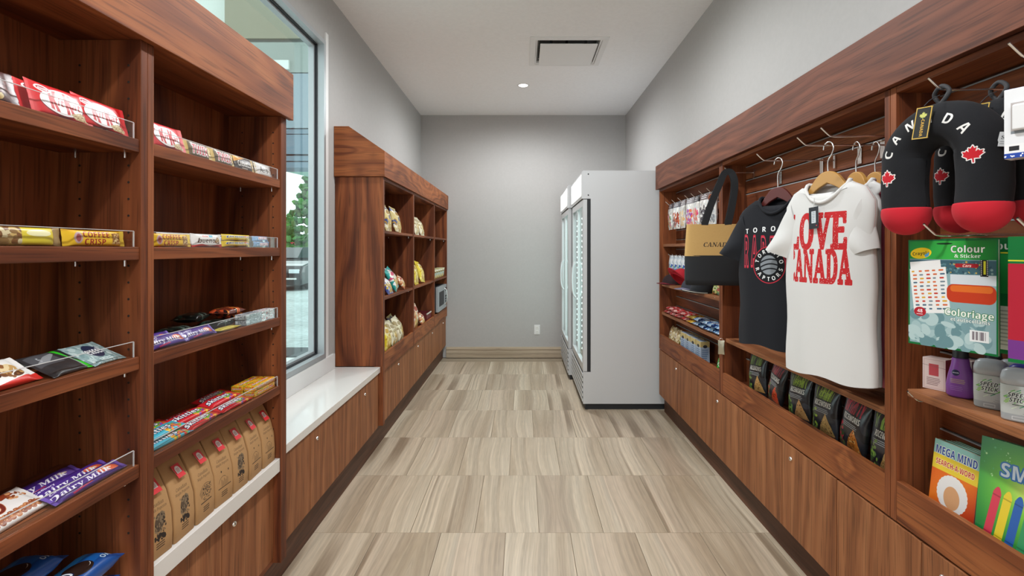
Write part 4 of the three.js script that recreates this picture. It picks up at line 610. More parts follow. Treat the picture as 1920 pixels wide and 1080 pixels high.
// ---------------------------------------------------------------- shirts
function shirtGeo(W, H, drape, s, thin = 1) {                                     // torso, origin at the neck point, hanging down
  const S = [], top = (k) => S.push(k);
  top({ y: 0, w: 0.155, d: 0.06, e: 2.2 }); top({ y: -0.012, w: 0.19, d: 0.058, e: 2.3 }); top({ y: -0.03, w: 0.27, d: 0.055, e: 2.5 }); top({ y: -0.052, w: W * 0.9, d: 0.055, e: 2.8 }); top({ y: -0.075, w: W * 0.99, d: 0.06, e: 2.8 }); top({ y: -0.12, w: W, d: 0.07, e: 2.7 });
  for (let i = 1; i <= 12; i++) top({ y: -0.12 - (H - 0.12) * i / 12, w: W * (0.985 - 0.02 * Math.sin(i)), d: 0.075 + 0.012 * i / 12, e: 2.6 });
  S.forEach((q, i) => { if (i) q.d *= thin; }); return loft(S, 72, { capA: false, capB: false, fold: (x, y, z, sn, q) => {
    const k = clamp((-y - 0.1) / (H - 0.1)), ph = s * 1.7;
    const wave = (Math.sin(x * 26 + ph) * 0.5 + Math.sin(x * 47 + ph * 2.1) * 0.25) * drape * (0.25 + k) * (1 - (2 * Math.abs(x) / (W + 0.01)) ** 6);
    let yy = y; if (y > -0.035) { const nx = clamp(1 - (x / 0.088) ** 2); yy -= (sn > 0 ? 0.072 : 0.012) * nx * (1 - (-y / 0.035)); if (y > -0.02 && sn > 0) z += 0.004; }
    if (k > 0.97) yy += 0.006 * Math.sin(x * 30 + ph);
    return [x, yy, z + wave * (sn > -0.2 ? 1 : 0.6)];
  } });
}
function sleeveGeo(side, W, spread = 0.05) {
  const n = 28, m = 9, pos = [], idx = [];
  for (let k = 0; k <= m; k++) { const t = k / m, cx = side * (W / 2 - 0.05 + (spread + 0.03) * t), cy = -0.112 - 0.135 * t, a = 0.082 - 0.008 * t;
    const ux = side * (0.3 + 0.55 * t), uy = 0.72 - 0.42 * t;           // the armhole stands upright, the hem hangs level
    for (let i = 0; i < n; i++) { const p = i / n * 6.2832, u = Math.cos(p) * a, v = Math.sin(p) * (0.03 + 0.006 * Math.sin(p * 3 + k * 0.6) * t); pos.push(cx + u * ux, cy + u * uy, v + 0.005 * Math.sin(t * 6 + p * 2) * t); } }
  for (let k = 0; k < m; k++) for (let i = 0; i < n; i++) { const a = k * n + i, b = k * n + (i + 1) % n; side > 0 ? idx.push(a, b, a + n, b, b + n, a + n) : idx.push(a, a + n, b, b, a + n, b + n); }
  const g = new THREE.BufferGeometry(); g.setAttribute('position', new THREE.Float32BufferAttribute(pos, 3)); g.setIndex(idx); g.computeVertexNormals(); return planar(g, 1, 1);
}
const knit = (c) => new THREE.MeshPhysicalMaterial({ color: c, roughness: 0.95, sheen: 0.15, side: THREE.DoubleSide });
function shirt(label, X, D, topY, turn, W, H, fabric, art, s, hangCol, hookY, hookX, drape = 0.012, spreads = [0.075, 0.075], thin = 1) {
  const t = thing('t_shirt', label, 'shirt', 'shirts on hangers'); put(t, X, topY, D, RIGHT + R(turn));
  part('torso', planar(shirtGeo(W, H, drape, s, thin), W + 0.1, H + 0.02, 0, -H / 2, true), art ?? fabric, t);
  spreads.forEach((sp, i) => { if (sp !== null) part('sleeve', sleeveGeo(i ? 1 : -1, W, sp), fabric, t); });
  const ring = []; for (let i = 0; i < 32; i++) { const p = i / 32 * 6.2832, x = Math.cos(p) * 0.0785, z = Math.sin(p) * 0.031; ring.push([x, 0.001 - (z > 0 ? 0.072 : 0.012) * clamp(1 - (x / 0.088) ** 2), z + (z > 0 ? 0.005 : 0)]); }
  part('collar', tube(ring, 0.006, 64, 8, true), fabric, t);
  return t;
}
function hanger(label, X, D, neckY, turn, mat, hookY, span = 0.37) {
  const h = thing('clothes_hanger', label, 'hanger', 'shirt hangers'); put(h, X, neckY, D, RIGHT + R(turn));
  const sh = new THREE.Shape(); sh.moveTo(0, 0.064); sh.bezierCurveTo(0.04, 0.064, 0.05, 0.03, span / 2, -0.045); sh.lineTo(span / 2, -0.066); sh.bezierCurveTo(0.06, 0.006, 0.04, 0.012, 0, 0.03); sh.bezierCurveTo(-0.04, 0.012, -0.06, 0.006, -span / 2, -0.066); sh.lineTo(-span / 2, -0.045); sh.bezierCurveTo(-0.05, 0.03, -0.04, 0.064, 0, 0.064);
  const g = new THREE.ExtrudeGeometry(sh, { depth: 0.008, bevelEnabled: true, bevelSize: 0.003, bevelThickness: 0.003, bevelSegments: 3, curveSegments: 16 }); g.translate(0, 0, -0.004);
  part('wooden_arms', g, mat, h);
  const r = hookY - neckY - 0.004;                                     // wire rises from the wood and loops over the arm
  part('wire_hook', tube([[0, 0.055, 0], [0, r - 0.05, 0], [0.014, r - 0.028, 0], [0.02, r - 0.008, 0], [0.012, r + 0.01, 0], [0, r + 0.0145, 0], [-0.014, r + 0.006, 0], [-0.018, r - 0.01, 0]], 0.0022, 48, 8), M.chrome, h);
}
const birch = new THREE.MeshPhysicalMaterial({ color: 0xc4924c, roughness: 0.4, clearcoat: 0.3 }), mahog = new THREE.MeshPhysicalMaterial({ color: 0x5e2420, roughness: 0.5, clearcoat: 0.1 });
const whiteKnit = knit(0xdedddb), navyKnit = knit(0x14161d), pinkKnit = knit(0xd2788c);
const whiteArt = new THREE.MeshPhysicalMaterial({ roughness: 0.95, side: THREE.DoubleSide, map: canvasTex(1024, 1400, (x, w, h) => {
  fill(x, '#dedddb', w, h); const sx = w / 0.43, sy = h / 0.68, px = (m) => w / 2 + m * sx, py = (m) => m * sy;    // metres on the shirt to pixels
  x.save(); x.beginPath(); x.rect(px(-0.115), 0, px(0.2) - px(-0.115), h); x.clip();
  const put2 = (s, x0, x1, y0, y1) => { x.save(); x.font = 'bold 100px serif'; const m = x.measureText(s).width; x.translate(px(x0), py(y1)); x.scale((px(x1) - px(x0)) / m, (py(y1) - py(y0)) / 70); x.textBaseline = 'alphabetic'; x.fillStyle = '#c8262a'; x.strokeStyle = '#c8262a'; x.lineWidth = 7; x.lineJoin = 'round'; x.strokeText(s, 0, -1); x.fillText(s, 0, -1); x.restore(); };
  put2('LOVE', -0.142, 0.094, 0.124, 0.236); put2('CANADA', -0.145, 0.108, 0.246, 0.35);
  x.restore();
  for (let i = 0; i < 900; i++) { x.fillStyle = '#dedddb'; const a = hash(i, 3, 5); x.fillRect(px(-0.18) + hash(i, 1, 5) * (px(0.14) - px(-0.18)), py(0.12) + hash(i, 2, 5) * (py(0.36) - py(0.12)), 1 + a * 5, 1 + hash(i, 4, 5) * 5); }
}) });
const navyArt = new THREE.MeshPhysicalMaterial({ roughness: 0.95, side: THREE.DoubleSide, map: canvasTex(1024, 1400, (x, w, h) => {
  fill(x, '#14161d', w, h); const sx = w / 0.47, sy = h / 0.625, px = (m) => w / 2 + m * sx, py = (m) => m * sy;
  'TORONTO'.split('').forEach((c, i) => { const k = (i - 3) / 3; text(x, c, px(0.005 + k * 0.125), py(0.142 + 0.006 * k * k), 62, '#f2f2f2', { sx: 1.1, rot: k * 0.06 }); });
  x.lineJoin = 'round';
  'RAPTORS'.split('').forEach((c, i) => { const k = (i - 3) / 3, hh = 1 + 0.12 * Math.abs(k); x.save(); x.translate(px(0.005 + k * 0.128), py(0.232)); x.scale(0.78, 2.9 * hh); x.font = 'bold 118px sans-serif'; x.textAlign = 'center'; x.textBaseline = 'middle'; x.strokeStyle = '#c0283c'; x.lineWidth = 12; x.strokeText(c, 0, 0); x.fillStyle = '#1a141c'; x.fillText(c, 0, 0); x.strokeStyle = '#d8445a'; x.lineWidth = 3; x.strokeText(c, 0, 0); x.restore(); });
  const cx = px(-0.012), cy = py(0.285), r = 0.068 * sx;
  oval(x, '#c0283c', cx, cy, r + 8, (r + 8) * 1.06); oval(x, '#0e1016', cx, cy, r, r * 1.06);
  oval(x, '#8f959c', cx, cy, r * 0.56, r * 0.58); x.strokeStyle = '#14161d'; x.lineWidth = 12; for (const k of [-0.24, 0.04, 0.32]) { x.beginPath(); x.moveTo(cx - r * 0.56, cy + r * (k + 0.12)); x.quadraticCurveTo(cx, cy + r * (k - 0.24), cx + r * 0.56, cy + r * (k - 0.04)); x.stroke(); }
  const arcText = (s, a0, a1, rad, up) => s.split('').forEach((c, i) => { const a = a0 + (a1 - a0) * i / (s.length - 1); text(x, c, cx + Math.cos(a) * rad, cy + Math.sin(a) * rad * 1.06, 50, '#f4f4f4', { rot: a + (up ? Math.PI / 2 : -Math.PI / 2) }); });
  arcText('TORONTO', Math.PI * 1.08, Math.PI * 1.92, r * 0.8, true); arcText('RAPTORS', Math.PI * 0.9, Math.PI * 0.1, r * 0.8, false);
}) });
hook(2.03, HY, 0.93, 'long chrome hook holding the navy shirt'); hook(1.73, HY, 0.93, 'long chrome hook holding the white shirts'); hook(1.592, HY, 0.93, 'empty long chrome hook beside the shirt bay divider');
hanger('dark red brown wooden hanger of the navy shirt', 1.015, 2.03, 1.519, 26, mahog, HY, 0.22);
shirt('navy t-shirt with red and white basketball print', 1.015, 2.03, 1.552, 26, 0.37, 0.605, navyKnit, navyArt, 2, 0, 0, 0, 0.012, [0.06, -0.03]);
hanger('pale wooden hanger of the front white shirt', 1.035, 1.73, 1.537, 20, birch, HY, 0.22);
shirt('front white t-shirt with red LOVE CANADA print', 1.035, 1.73, 1.568, 20, 0.33, 0.66, whiteKnit, whiteArt, 1, 0, 0, 0, 0.012, [0.05, -0.035]);
for (const [X, l, l2, k, dy, D] of [[1.13, 'plain white t-shirt hanging behind the printed white shirt', 'pale wooden hanger behind the front white shirt', whiteKnit, 0.012, 1.73], [1.195, 'pink t-shirt hanging rearmost behind the white shirts', 'pale wooden hanger of the pink shirt', pinkKnit, 0.026, 1.73]]) {
  hanger(l2, X, D, 1.535, 0, birch, HY, 0.15); shirt(l, X, D, 1.568, 0, 0.235, 0.66 + dy, k, null, X * 9, 0, 0, 0, 0.003, [null, null], 0.55);
}
{ // swing tag on the white shirt
  const t = thing('swing_tag', 'black swing tag hanging from the white shirt collar', 'tag'); put(t, 0.985, 1.485, 1.73, RIGHT + R(20), -0.1, 0.1);
  part('card', new RoundedBoxGeometry(0.036, 0.075, 0.002, 1, 0.0008), print(128, 256, (x, w, h) => { fill(x, '#1c1f26', w, h); x.fillStyle = '#cfd6da'; x.fillRect(36, 50, 60, 140); lines(x, '#8a949c', 46, 64, 40, 6, 20, 8); oval(x, '#c8303a', 104, 222, 8, 8); }, 0.5), t, [0, -0.04, 0]);
  part('string', tube([[0, -0.006, 0], [0.002, 0.012, -0.001], [0, 0.03, -0.004]], 0.0012, 12, 6), col(0xc9c9c4, 0.6), t);
}
// slatwall clips
for (const [D, l] of [[2.46, 'chrome slatwall clip left of the navy shirt hook'], [2.12, 'chrome slatwall clip right of the navy shirt hook'], [1.88, 'chrome slatwall clip right of the white shirts hook'], [1.76, 'chrome slatwall clip next to the shirt bay divider']]) {
  const c = thing('slatwall_clip', l, 'clip', 'slatwall clips'); put(c, RB - 0.0085, 1.69, D, RIGHT); part('plate', new RoundedBoxGeometry(0.022, 0.062, 0.003, 1, 0.001), M.chrome, c, [0, -0.005, 0.001]); part('lip', bx(0.022, 0.004, 0.012, 0, 0.024, 0.006), M.chrome, c);
}
// ---------------------------------------------------------------- tote bag
{
  hook(2.745, 1.752, 1.085, 'short chrome hook carrying the tote bag');
  const t = thing('tote_bag', 'tan and black tote bag with CANADA lettering', 'bag'); put(t, 1.02, 1.146, 2.75, -R(10));
  const W = 0.285, g = loft([{ y: 0, w: W * 0.97, d: 0.06, e: 8 }, { y: 0.03, w: W, d: 0.07, e: 7 }, { y: 0.155, w: W, d: 0.062, e: 6 }, { y: 0.16, w: W, d: 0.062, e: 6 }], 40, { crinkle: 0.008, freq: 22, s: 4, capB: false });
  part('black_base', planar(g, 1, 1), col(0x1b1e22, 0.7), t);
  const g2 = planar(loft([{ y: 0.156, w: W + 0.001, d: 0.063, e: 6 }, { y: 0.22, w: W - 0.006, d: 0.05, e: 6 }, { y: 0.328, w: W - 0.02, d: 0.026, e: 6 }], 40, { crinkle: 0.004, freq: 18, s: 5, capA: false, capB: false }), W, 0.18, 0, 0.24);
  part('tan_panel', g2, print(512, 320, (x, w, h) => { fill(x, '#cda564', w, h); for (let i = 0; i < 900; i++) { x.fillStyle = i % 2 ? '#d6b07033' : '#b8904e33'; x.fillRect(hash(i, 1) * w, hash(i, 2) * h, 14, 2); } text(x, 'CANADA', 290, 200, 58, '#2a2420', { font: 'serif', weight: 'bold', style: 'italic' }); text(x, '✦', 420, 200, 30, '#2a2420'); }, 0.75, { side: THREE.DoubleSide }), t);
  for (const z of [0.012, -0.012]) { const a = new THREE.CatmullRomCurve3([[-0.045, 0.31, z], [-0.012, 0.42, z], [0.035, 0.54, z * 0.8], [0.066, 0.604, z * 0.3], [0.092, 0.606, z * 0.3], [0.112, 0.56, z * 0.8], [0.102, 0.44, z], [0.075, 0.31, z]].map((p) => new THREE.Vector3(...p))); const pts = a.getPoints(48), pos = [], idx = []; pts.forEach((p, i) => { const q = a.getTangent(i / 48), n = new THREE.Vector3(-q.y, q.x, 0).normalize().multiplyScalar(0.017); for (const [s1, dz] of [[1, 0.0015], [-1, 0.0015], [-1, -0.0015], [1, -0.0015]]) pos.push(p.x + n.x * s1, p.y + n.y * s1, p.z + dz); if (i) for (let k = 0; k < 4; k++) { const b = (i - 1) * 4 + k, c = (i - 1) * 4 + (k + 1) % 4; idx.push(b, c, b + 4, c, c + 4, b + 4); } }); const hg = new THREE.BufferGeometry(); hg.setAttribute('position', new THREE.Float32BufferAttribute(pos, 3)); hg.setIndex(idx); const h2 = hg.toNonIndexed(); h2.computeVertexNormals(); part('handle', planar(h2, 1, 1), col(0x15181c, 0.7, { side: THREE.DoubleSide }), t); }
}
// ---------------------------------------------------------------- bagged sweets on hooks
const sweetArt = (cols, s, head) => print(192, 256, (x, w, h) => { fill(x, '#d9d6d2', w, h); speckle(x, ['#f4f2ee', '#bcb8b4', '#cfd4d6'], 40, w, h, 8, 24, [0, 0.2, 1, 1], s); speckle(x, cols, 46, w, h, 9, 17, [0.12, 0.42, 0.88, 0.92], s + 1); x.fillStyle = head; x.fillRect(0, 0, w, 52); lines(x, '#d8d4d8', 40, 16, 110, 2, 16, 6); oval(x, '#eee', 96, 8, 12, 5); }, 0.25, wrapRough);
const SW = [sweetArt(['#e8b83a', '#b84a2c', '#58a86a', '#d87a9a'], 3, '#3a3a46'), sweetArt(['#a83a20', '#d06a34', '#7a2a18'], 5, '#5a5860'), sweetArt(['#e6c48c', '#f0d8a8', '#d8a868'], 7, '#8a8488'), sweetArt(['#c83a8a', '#e86a30', '#a85aa8', '#f09a6a'], 9, '#8d888c'), sweetArt(['#e05a4a', '#e8a46a', '#d84a7a'], 11, '#1c1c22'), sweetArt(['#1c1a20', '#3a343c', '#5a565c'], 13, '#6a5a58'), sweetArt(['#8a8e94', '#5a5e66', '#b8bcc0'], 15, '#2a2426')];
const hookD = [3.99, 3.83, 3.68, 3.52, 3.39, 3.24, 3.10], sweetName = ['mixed yellow and green sweets', 'red brown gummy sweets', 'pale yellow sweets', 'pink and orange sweets', 'red and orange sweets', 'black liquorice sweets', 'grey sweets'];
hookD.forEach((D, i) => {
  hook(D, 1.685, 1.115, 'short chrome hook of the bag of ' + sweetName[i]);
  put(single('sweet_bag', geoOnce('sweet' + i % 3, () => bagGeo(0.135, 0.2, 0.034, 3 + i % 3)), SW[i], 'clear hanging bag of ' + sweetName[i], 'candy', 'hanging sweet bags'), 1.155, 1.592, D, RIGHT + R(i % 2 ? 5 : -4));
});
{ const b = thing('round_badge', 'round orange badge on the last hanging sweet bag', 'badge'); put(b, 1.128, 1.645, 3.06, RIGHT + 0.3); part('disc', new THREE.CylinderGeometry(0.025, 0.025, 0.003, 24).rotateX(Math.PI / 2), col(0xc8622c, 0.4), b); part('ring', new THREE.TorusGeometry(0.018, 0.0022, 8, 24), col(0x2a1c18, 0.5), b, [0, 0, 0.002]); }
const blueArt = print(192, 256, (x, w, h) => { fill(x, '#dfe6ec', w, h); speckle(x, ['#eef2f4', '#b8c8d8'], 30, w, h, 10, 24, [0, 0, 1, 0.5], 3); speckle(x, ['#2a4c9c', '#4878c4', '#3a9c7a', '#1c3474'], 60, w, h, 8, 16, [0.05, 0.45, 0.95, 0.95], 8); }, 0.3, wrapRough);
['blue and white sweet bag nearest the fridge', 'blue and white sweet bag second from the fridge', 'blue and white sweet bag third from the fridge', 'blue and white sweet bag beside the red cap'].forEach((l, i) => { const D = 4.04 - i * 0.1; put(single('sweet_bag', geoOnce('bluebag', () => bagGeo(0.095, 0.16, 0.03, 6)), blueArt, l, 'candy', 'blue sweet bags'), 1.175, 1.21, D, RIGHT); hook(D, 1.275, 1.15, 'small chrome hook of the ' + l); });
// ---------------------------------------------------------------- caps
function cap(label, X, y, D, ry, rx, mats, s = 1) {
  const c = thing('baseball_cap', label, 'cap', 'caps on the shelf'); put(c, X, y, D, ry, rx); c.scale.setScalar(s);
  const pts = []; for (let i = 0; i <= 12; i++) { const a = i / 12 * Math.PI / 2; pts.push(new THREE.Vector2(0.085 * Math.cos(a) ** 0.75 + 1e-4, 0.1 * Math.sin(a))); }
  const crown = new THREE.LatheGeometry(pts, 36); crown.scale(0.93, 1, 1.12); const cr = part('crown', crown, mats[0], c);
  part('button', new THREE.SphereGeometry(0.007, 12, 8), mats[0], cr, [0, 0.101, 0]);
  const sh = new THREE.Shape(); sh.absellipse(0, 0, 0.082, 0.15, 0, Math.PI, false); sh.absellipse(0, 0, 0.077, 0.088, Math.PI, 0, true);
  const b = new THREE.ExtrudeGeometry(sh, { depth: 0.003, bevelEnabled: true, bevelSize: 0.001, bevelThickness: 0.001, bevelSegments: 1, curveSegments: 24 }); b.rotateX(Math.PI / 2); const p = b.attributes.position; for (let i = 0; i < p.count; i++) { const zz = p.getZ(i); p.setY(i, p.getY(i) + 0.006 - 2.6 * p.getX(i) ** 2 - 0.5 * Math.max(0, zz - 0.08) ** 1.5 + 0.018); } b.computeVertexNormals();
  const br = part('brim', b, mats[1] ?? mats[0], c);
  if (mats[2]) { const e = []; for (let i = 0; i <= 20; i++) { const a = i / 20 * Math.PI, x = Math.cos(a) * 0.083; e.push([x, 0.022 - 2.6 * x * x, Math.sin(a) * 0.151]); } part('piping', tube(e, 0.0022, 40, 6), mats[2], br); }
  return c;
}
const cloth = (h) => col(h, 0.85);
rest(cap('bright red baseball cap tipped up beside the blue sweet bags', 1.11, 1.1, 3.60, RIGHT + 0.3, -0.7, [cloth(0xb81f2e), cloth(0xb81f2e)], 0.86), 1.062);
rest(cap('dark red baseball cap nearest the fridge', 1.16, 1.064, 3.98, RIGHT + 0.1, 0, [cloth(0x2a1418), cloth(0x6e1a24)], 0.8), 1.062);
rest(cap('grey lilac baseball cap beside the red one', 1.14, 1.066, 3.42, RIGHT + 0.15, 0, [cloth(0x33343f), cloth(0x77748a)], 0.86), 1.062);
rest(cap('black baseball cap with white brim piping', 1.14, 1.066, 3.235, RIGHT + 0.05, 0, [cloth(0x1b1d22), cloth(0x1b1d22), cloth(0xd8d6cc)], 0.86), 1.062);
const smallArt = (bg, cs, s) => print(160, 128, (x, w, h) => { fill(x, bg, w, h); speckle(x, cs, 34, w, h, 6, 22, [0, 0, 1, 1], s); oval(x, '#f4f0ea', 80, 60, 40, 18); oval(x, bg, 80, 60, 33, 13); }, 0.25, wrapRough);
const redArt = smallArt('#c4222c', ['#e04a48', '#9c1620', '#e8b8b0'], 3), blueS = smallArt('#3c66a8', ['#9cc4e0', '#1c3468', '#dfeaf2'], 5), yelS = smallArt('#e0b030', ['#f4d870', '#8a5a1c'], 7), grnS = smallArt('#2f9c34', ['#5cc850', '#1c6a24'], 9), tanS = smallArt('#cbb487', ['#e8d8b0', '#a88a58'], 11), gr2 = smallArt('#7a8a3a', ['#c8b878', '#3a5a2c', '#b84a3a'], 13);
function small(mat, X, y, D, turn, flatly, label, group, dims = [0.12, 0.085, 0.024], s = 1) { const o = put(single('snack_pack', geoOnce('sm' + dims + s, () => barGeo(...dims, s)), mat, label, 'snack', group), X, y, D, RIGHT + R(turn), flatly ? -Math.PI / 2 : -0.25); return rest(o, y, RB - 0.009); }
small(gr2, 1.175, 1.062, 3.09, 4, false, 'green and red snack pack at the end of the cap shelf', 'cap shelf snacks', [0.1, 0.07, 0.03], 2); small(tanS, 1.2, 1.062, 3.0, -8, false, 'tan snack pack at the end of the cap shelf', 'cap shelf snacks', [0.09, 0.075, 0.03], 3);
for (let i = 0; i < 8; i++) small(redArt, 1.175 + (i % 2) * 0.012, 0.832 + Math.floor(i / 4) * 0.03, 4.03 - (i % 4) * 0.14 - Math.floor(i / 4) * 0.05, [88, 80, 95, 86, 90, 78, 94, 84][i], true, 'red snack pack ' + ['lying nearest the fridge', 'second from the fridge in the lower layer', 'third from the fridge in the lower layer', 'lowest beside the yellow packs', 'topmost nearest the fridge', 'topmost second from the fridge', 'topmost third from the fridge', 'topmost beside the yellow packs'][i], 'red snack packs', [0.11, 0.115, 0.026], 2 + i % 3);
for (let i = 0; i < 2; i++) small(yelS, 1.178, 0.832 + i * 0.03, 3.47 - i * 0.01, 90 + i * 6, true, ['yellow snack pack underneath between the red and blue heaps', 'yellow snack pack on top between the red and blue heaps'][i], 'yellow snack packs', [0.11, 0.1, 0.026], 3);
for (let i = 0; i < 8; i++) small(blueS, 1.178 + (i % 2) * 0.008, 0.832 + Math.floor(i / 4) * 0.03, 3.36 - (i % 4) * 0.12 - Math.floor(i / 4) * 0.02, [90, 82, 97, 88, 84, 95, 80, 91][i], true, 'blue snack pack ' + ['lowest beside the yellow packs', 'second from the yellow packs in the lower layer', 'third from the yellow packs in the lower layer', 'lowest beside the bay divider', 'topmost beside the yellow packs', 'topmost second from the yellow packs', 'topmost third from the yellow packs', 'topmost beside the bay divider'][i], 'blue snack packs', [0.11, 0.11, 0.026], 3 + i % 3);
for (let i = 0; i < 3; i++) small(i < 2 ? tanS : gr2, 1.19, 0.6, 4.05 - i * 0.13, 0, false, ['tan snack pouch nearest the fridge on the bottom shelf', 'tan snack pouch second from the fridge on the bottom shelf', 'olive snack pouch beside the blue boxes'][i], 'bottom pouches', [0.11, 0.13, 0.04], 4 + i);
small(grnS, 1.18, 0.6, 3.0, 0, false, 'bright green snack pack at the bottom by the divider', 'bottom pouches', [0.17, 0.1, 0.04], 7);
const boxArt = print(128, 192, (x, w, h) => { fill(x, '#aebfd4', w, h); x.fillStyle = '#c8b478'; x.fillRect(0, 0, w, 50); oval(x, '#2a2a30', 64, 44, 30, 14); lines(x, '#6c84a8', 18, 70, 92, 6, 18, 9); }, 0.5);
for (let i = 0; i < 4; i++) put(single('snack_box', geoOnce('sbox', () => new RoundedBoxGeometry(0.088, 0.14, 0.06, 2, 0.002)), boxArt, 'pale blue boxed snack ' + ['nearest the fridge', 'second from the fridge', 'third from the fridge', 'beside the green pack'][i], 'box', 'pale blue snack boxes'), 1.175, 0.6715, 3.66 - i * 0.108, RIGHT + R([4, -2, 3, 0][i]));
{ const k = thing('key_chain', 'small clear packet of keychains hanging on the divider', 'keychain'); put(k, 1.098, 0.83, 2.825, -R(25)); part('packet', bagGeo(0.035, 0.075, 0.014, 3), new THREE.MeshPhysicalMaterial({ color: 0xb9b39c, metalness: 0.5, roughness: 0.25 }), k, [0, -0.035, 0]); part('ring', new THREE.TorusGeometry(0.009, 0.0014, 8, 20), M.chrome, k, [0, 0.006, 0]); }
// ---------------------------------------------------------------- rice chip bags
const riceArt = (leaf, chip, script, s) => print(384, 512, (x, w, h) => {
  fill(x, '#23252a', w, h); speckle(x, ['#2c2f36', '#1b1d21', '#353941'], 40, w, h, 20, 60, [0, 0, 1, 1], s);
  x.strokeStyle = leaf; x.lineWidth = 5; for (let i = 0; i < 26; i++) { const a = 60 + hash(i, 1, s) * 260; x.beginPath(); x.moveTo(a, 150); x.quadraticCurveTo(a + 20 * (hash(i, 2, s) - 0.5), 80, a + 60 * (hash(i, 3, s) - 0.5), 20 + 40 * hash(i, 4, s)); x.stroke(); }
  if (script) text(x, script, 200, 96, 84, leaf, { font: 'serif', style: 'italic' });
  text(x, 'RICEWORKS', 200, 190, 62, '#d6d4cc', { sx: 0.66, sy: 1.15 }); lines(x, '#9aa0a4', 80, 238, 220, 3, 16, 6);
  speckle(x, [leaf, '#6c8a4a', '#3c5a34'], 30, w, h, 8, 22, [0.02, 0.5, 0.3, 0.9], s + 2);
  poly(x, chip, [[250, 270], [360, 470], [130, 470]]); x.save(); x.beginPath(); x.moveTo(250, 270); x.lineTo(360, 470); x.lineTo(130, 470); x.clip(); speckle(x, ['#e2b878', '#7c4a22', '#c8924c', '#5a3418'], 90, w, h, 3, 10, [0.3, 0.5, 0.98, 0.95], s + 4); x.restore();
}, 0.3, wrapRough);
const RICE = [riceArt('#7ba03c', '#c89a5c', '', 3), riceArt('#c8283c', '#d8482a', '', 5), riceArt('#8fae3c', '#b88a58', 'sea', 7), riceArt('#94b23e', '#c09a60', 'thai', 9), riceArt('#c83448', '#c8762c', '', 11), riceArt('#8fb448', '#c09a60', '', 13)];
[2.57, 2.375, 2.18, 1.995, 1.82, 1.652].forEach((D, i) => rest(put(single('rice_chip_bag', geoOnce('rice' + i % 3, () => bagGeo(0.155, 0.205, 0.046, 5 + i % 3)), RICE[i], ['black rice chip bag with green sprigs nearest the sweets', 'black rice chip bag with an orange red chip', 'black rice chip bag third from the sweets', 'black rice chip bag with a pale speckled chip in the middle', 'black rice chip bag with a red flower corner and brown chip', 'black rice chip bag cut off by the divider'][i], 'snack', 'black rice chip bags'), 1.187, 0.6, D, RIGHT + R([6, -4, 5, 3, -3, 2][i]), -0.1, [0.1, -0.12, 0.06, 0.04, -0.06, 0][i]), 0.6, RB - 0.009, 1.136, 1.572));
hook(2.5, 0.815, 1.155, 'chrome hook below the shirt shelf above the first rice chip bag'); hook(1.66, 0.815, 1.15, 'chrome hook below the shirt shelf near the divider');
hook(2.98, 0.805, 1.13, 'chrome hook below the blue snack packs'); hook(2.99, 1.035, 1.12, 'chrome hook below the cap shelf'); hook(1.42, 0.918, 1.07, 'chrome hook below the deodorant shelf');
// ---------------------------------------------------------------- travel pillows
const plush = new THREE.MeshPhysicalMaterial({ roughness: 1, sheen: 0.4, sheenColor: new THREE.Color(0.1, 0.1, 0.12), sheenRoughness: 0.6, map: canvasTex(1600, 640, (x, w, h) => {
  fill(x, '#17181c', w, h); for (let i = 0; i < 2500; i++) { x.fillStyle = i % 2 ? '#1e1f24' : '#111216'; x.fillRect(hash(i, 1) * w, hash(i, 2) * h, 5, 3); }
  const cy = h * 0.72;                                                  // v = 0.28, facing front
  [['C', 0.27], ['A', 0.345], ['N', 0.425], ['A', 0.505], ['D', 0.585], ['A', 0.665]].forEach(([c, u]) => text(x, c, u * w, cy, 66, '#e6e4e0', { weight: 'bold', sx: 1.45 }));
  for (const u of [0.155, 0.79]) maple(x, u * w, cy, 42, u < 0.5 ? Math.PI / 2 : -Math.PI / 2);
}) });
function maple(x, cx, cy, r, rot) {
  const half = [[0, -1], [0.16, -0.68], [0.36, -0.78], [0.28, -0.3], [0.52, -0.52], [0.6, -0.36], [0.92, -0.42], [0.8, -0.12], [0.94, 0], [0.5, 0.34], [0.56, 0.5], [0.08, 0.44], [0.06, 0.9]];
  const pts = half.concat(half.slice().reverse().map(([a, b]) => [-a, b]));
  x.save(); x.translate(cx, cy); x.scale(1.5, 1); x.rotate(rot); x.beginPath(); pts.forEach(([a, b], i) => (i ? x.lineTo(a * r, b * r) : x.moveTo(a * r, b * r))); x.closePath(); x.lineWidth = 9; x.lineJoin = 'round'; x.strokeStyle = '#f0ece8'; x.stroke(); x.fillStyle = '#c8202c'; x.fill(); x.restore();
}
const redPlush = new THREE.MeshPhysicalMaterial({ color: 0xc41f2e, roughness: 1, sheen: 0.5, sheenColor: new THREE.Color(0.5, 0.1, 0.12) });
function pillowPath() { const pts = []; for (let i = 0; i <= 10; i++) pts.push([-0.084 - 0.004 * Math.sin(i / 10 * 3), -0.135 + 0.115 * i / 10]); for (let i = 1; i < 24; i++) { const a = Math.PI - i / 24 * Math.PI; pts.push([0.086 * Math.cos(a), -0.02 + 0.082 * Math.sin(a)]); } for (let i = 0; i <= 10; i++) pts.push([0.084 + 0.004 * Math.sin(i / 10 * 3), -0.02 - 0.115 * i / 10]); return pts; }
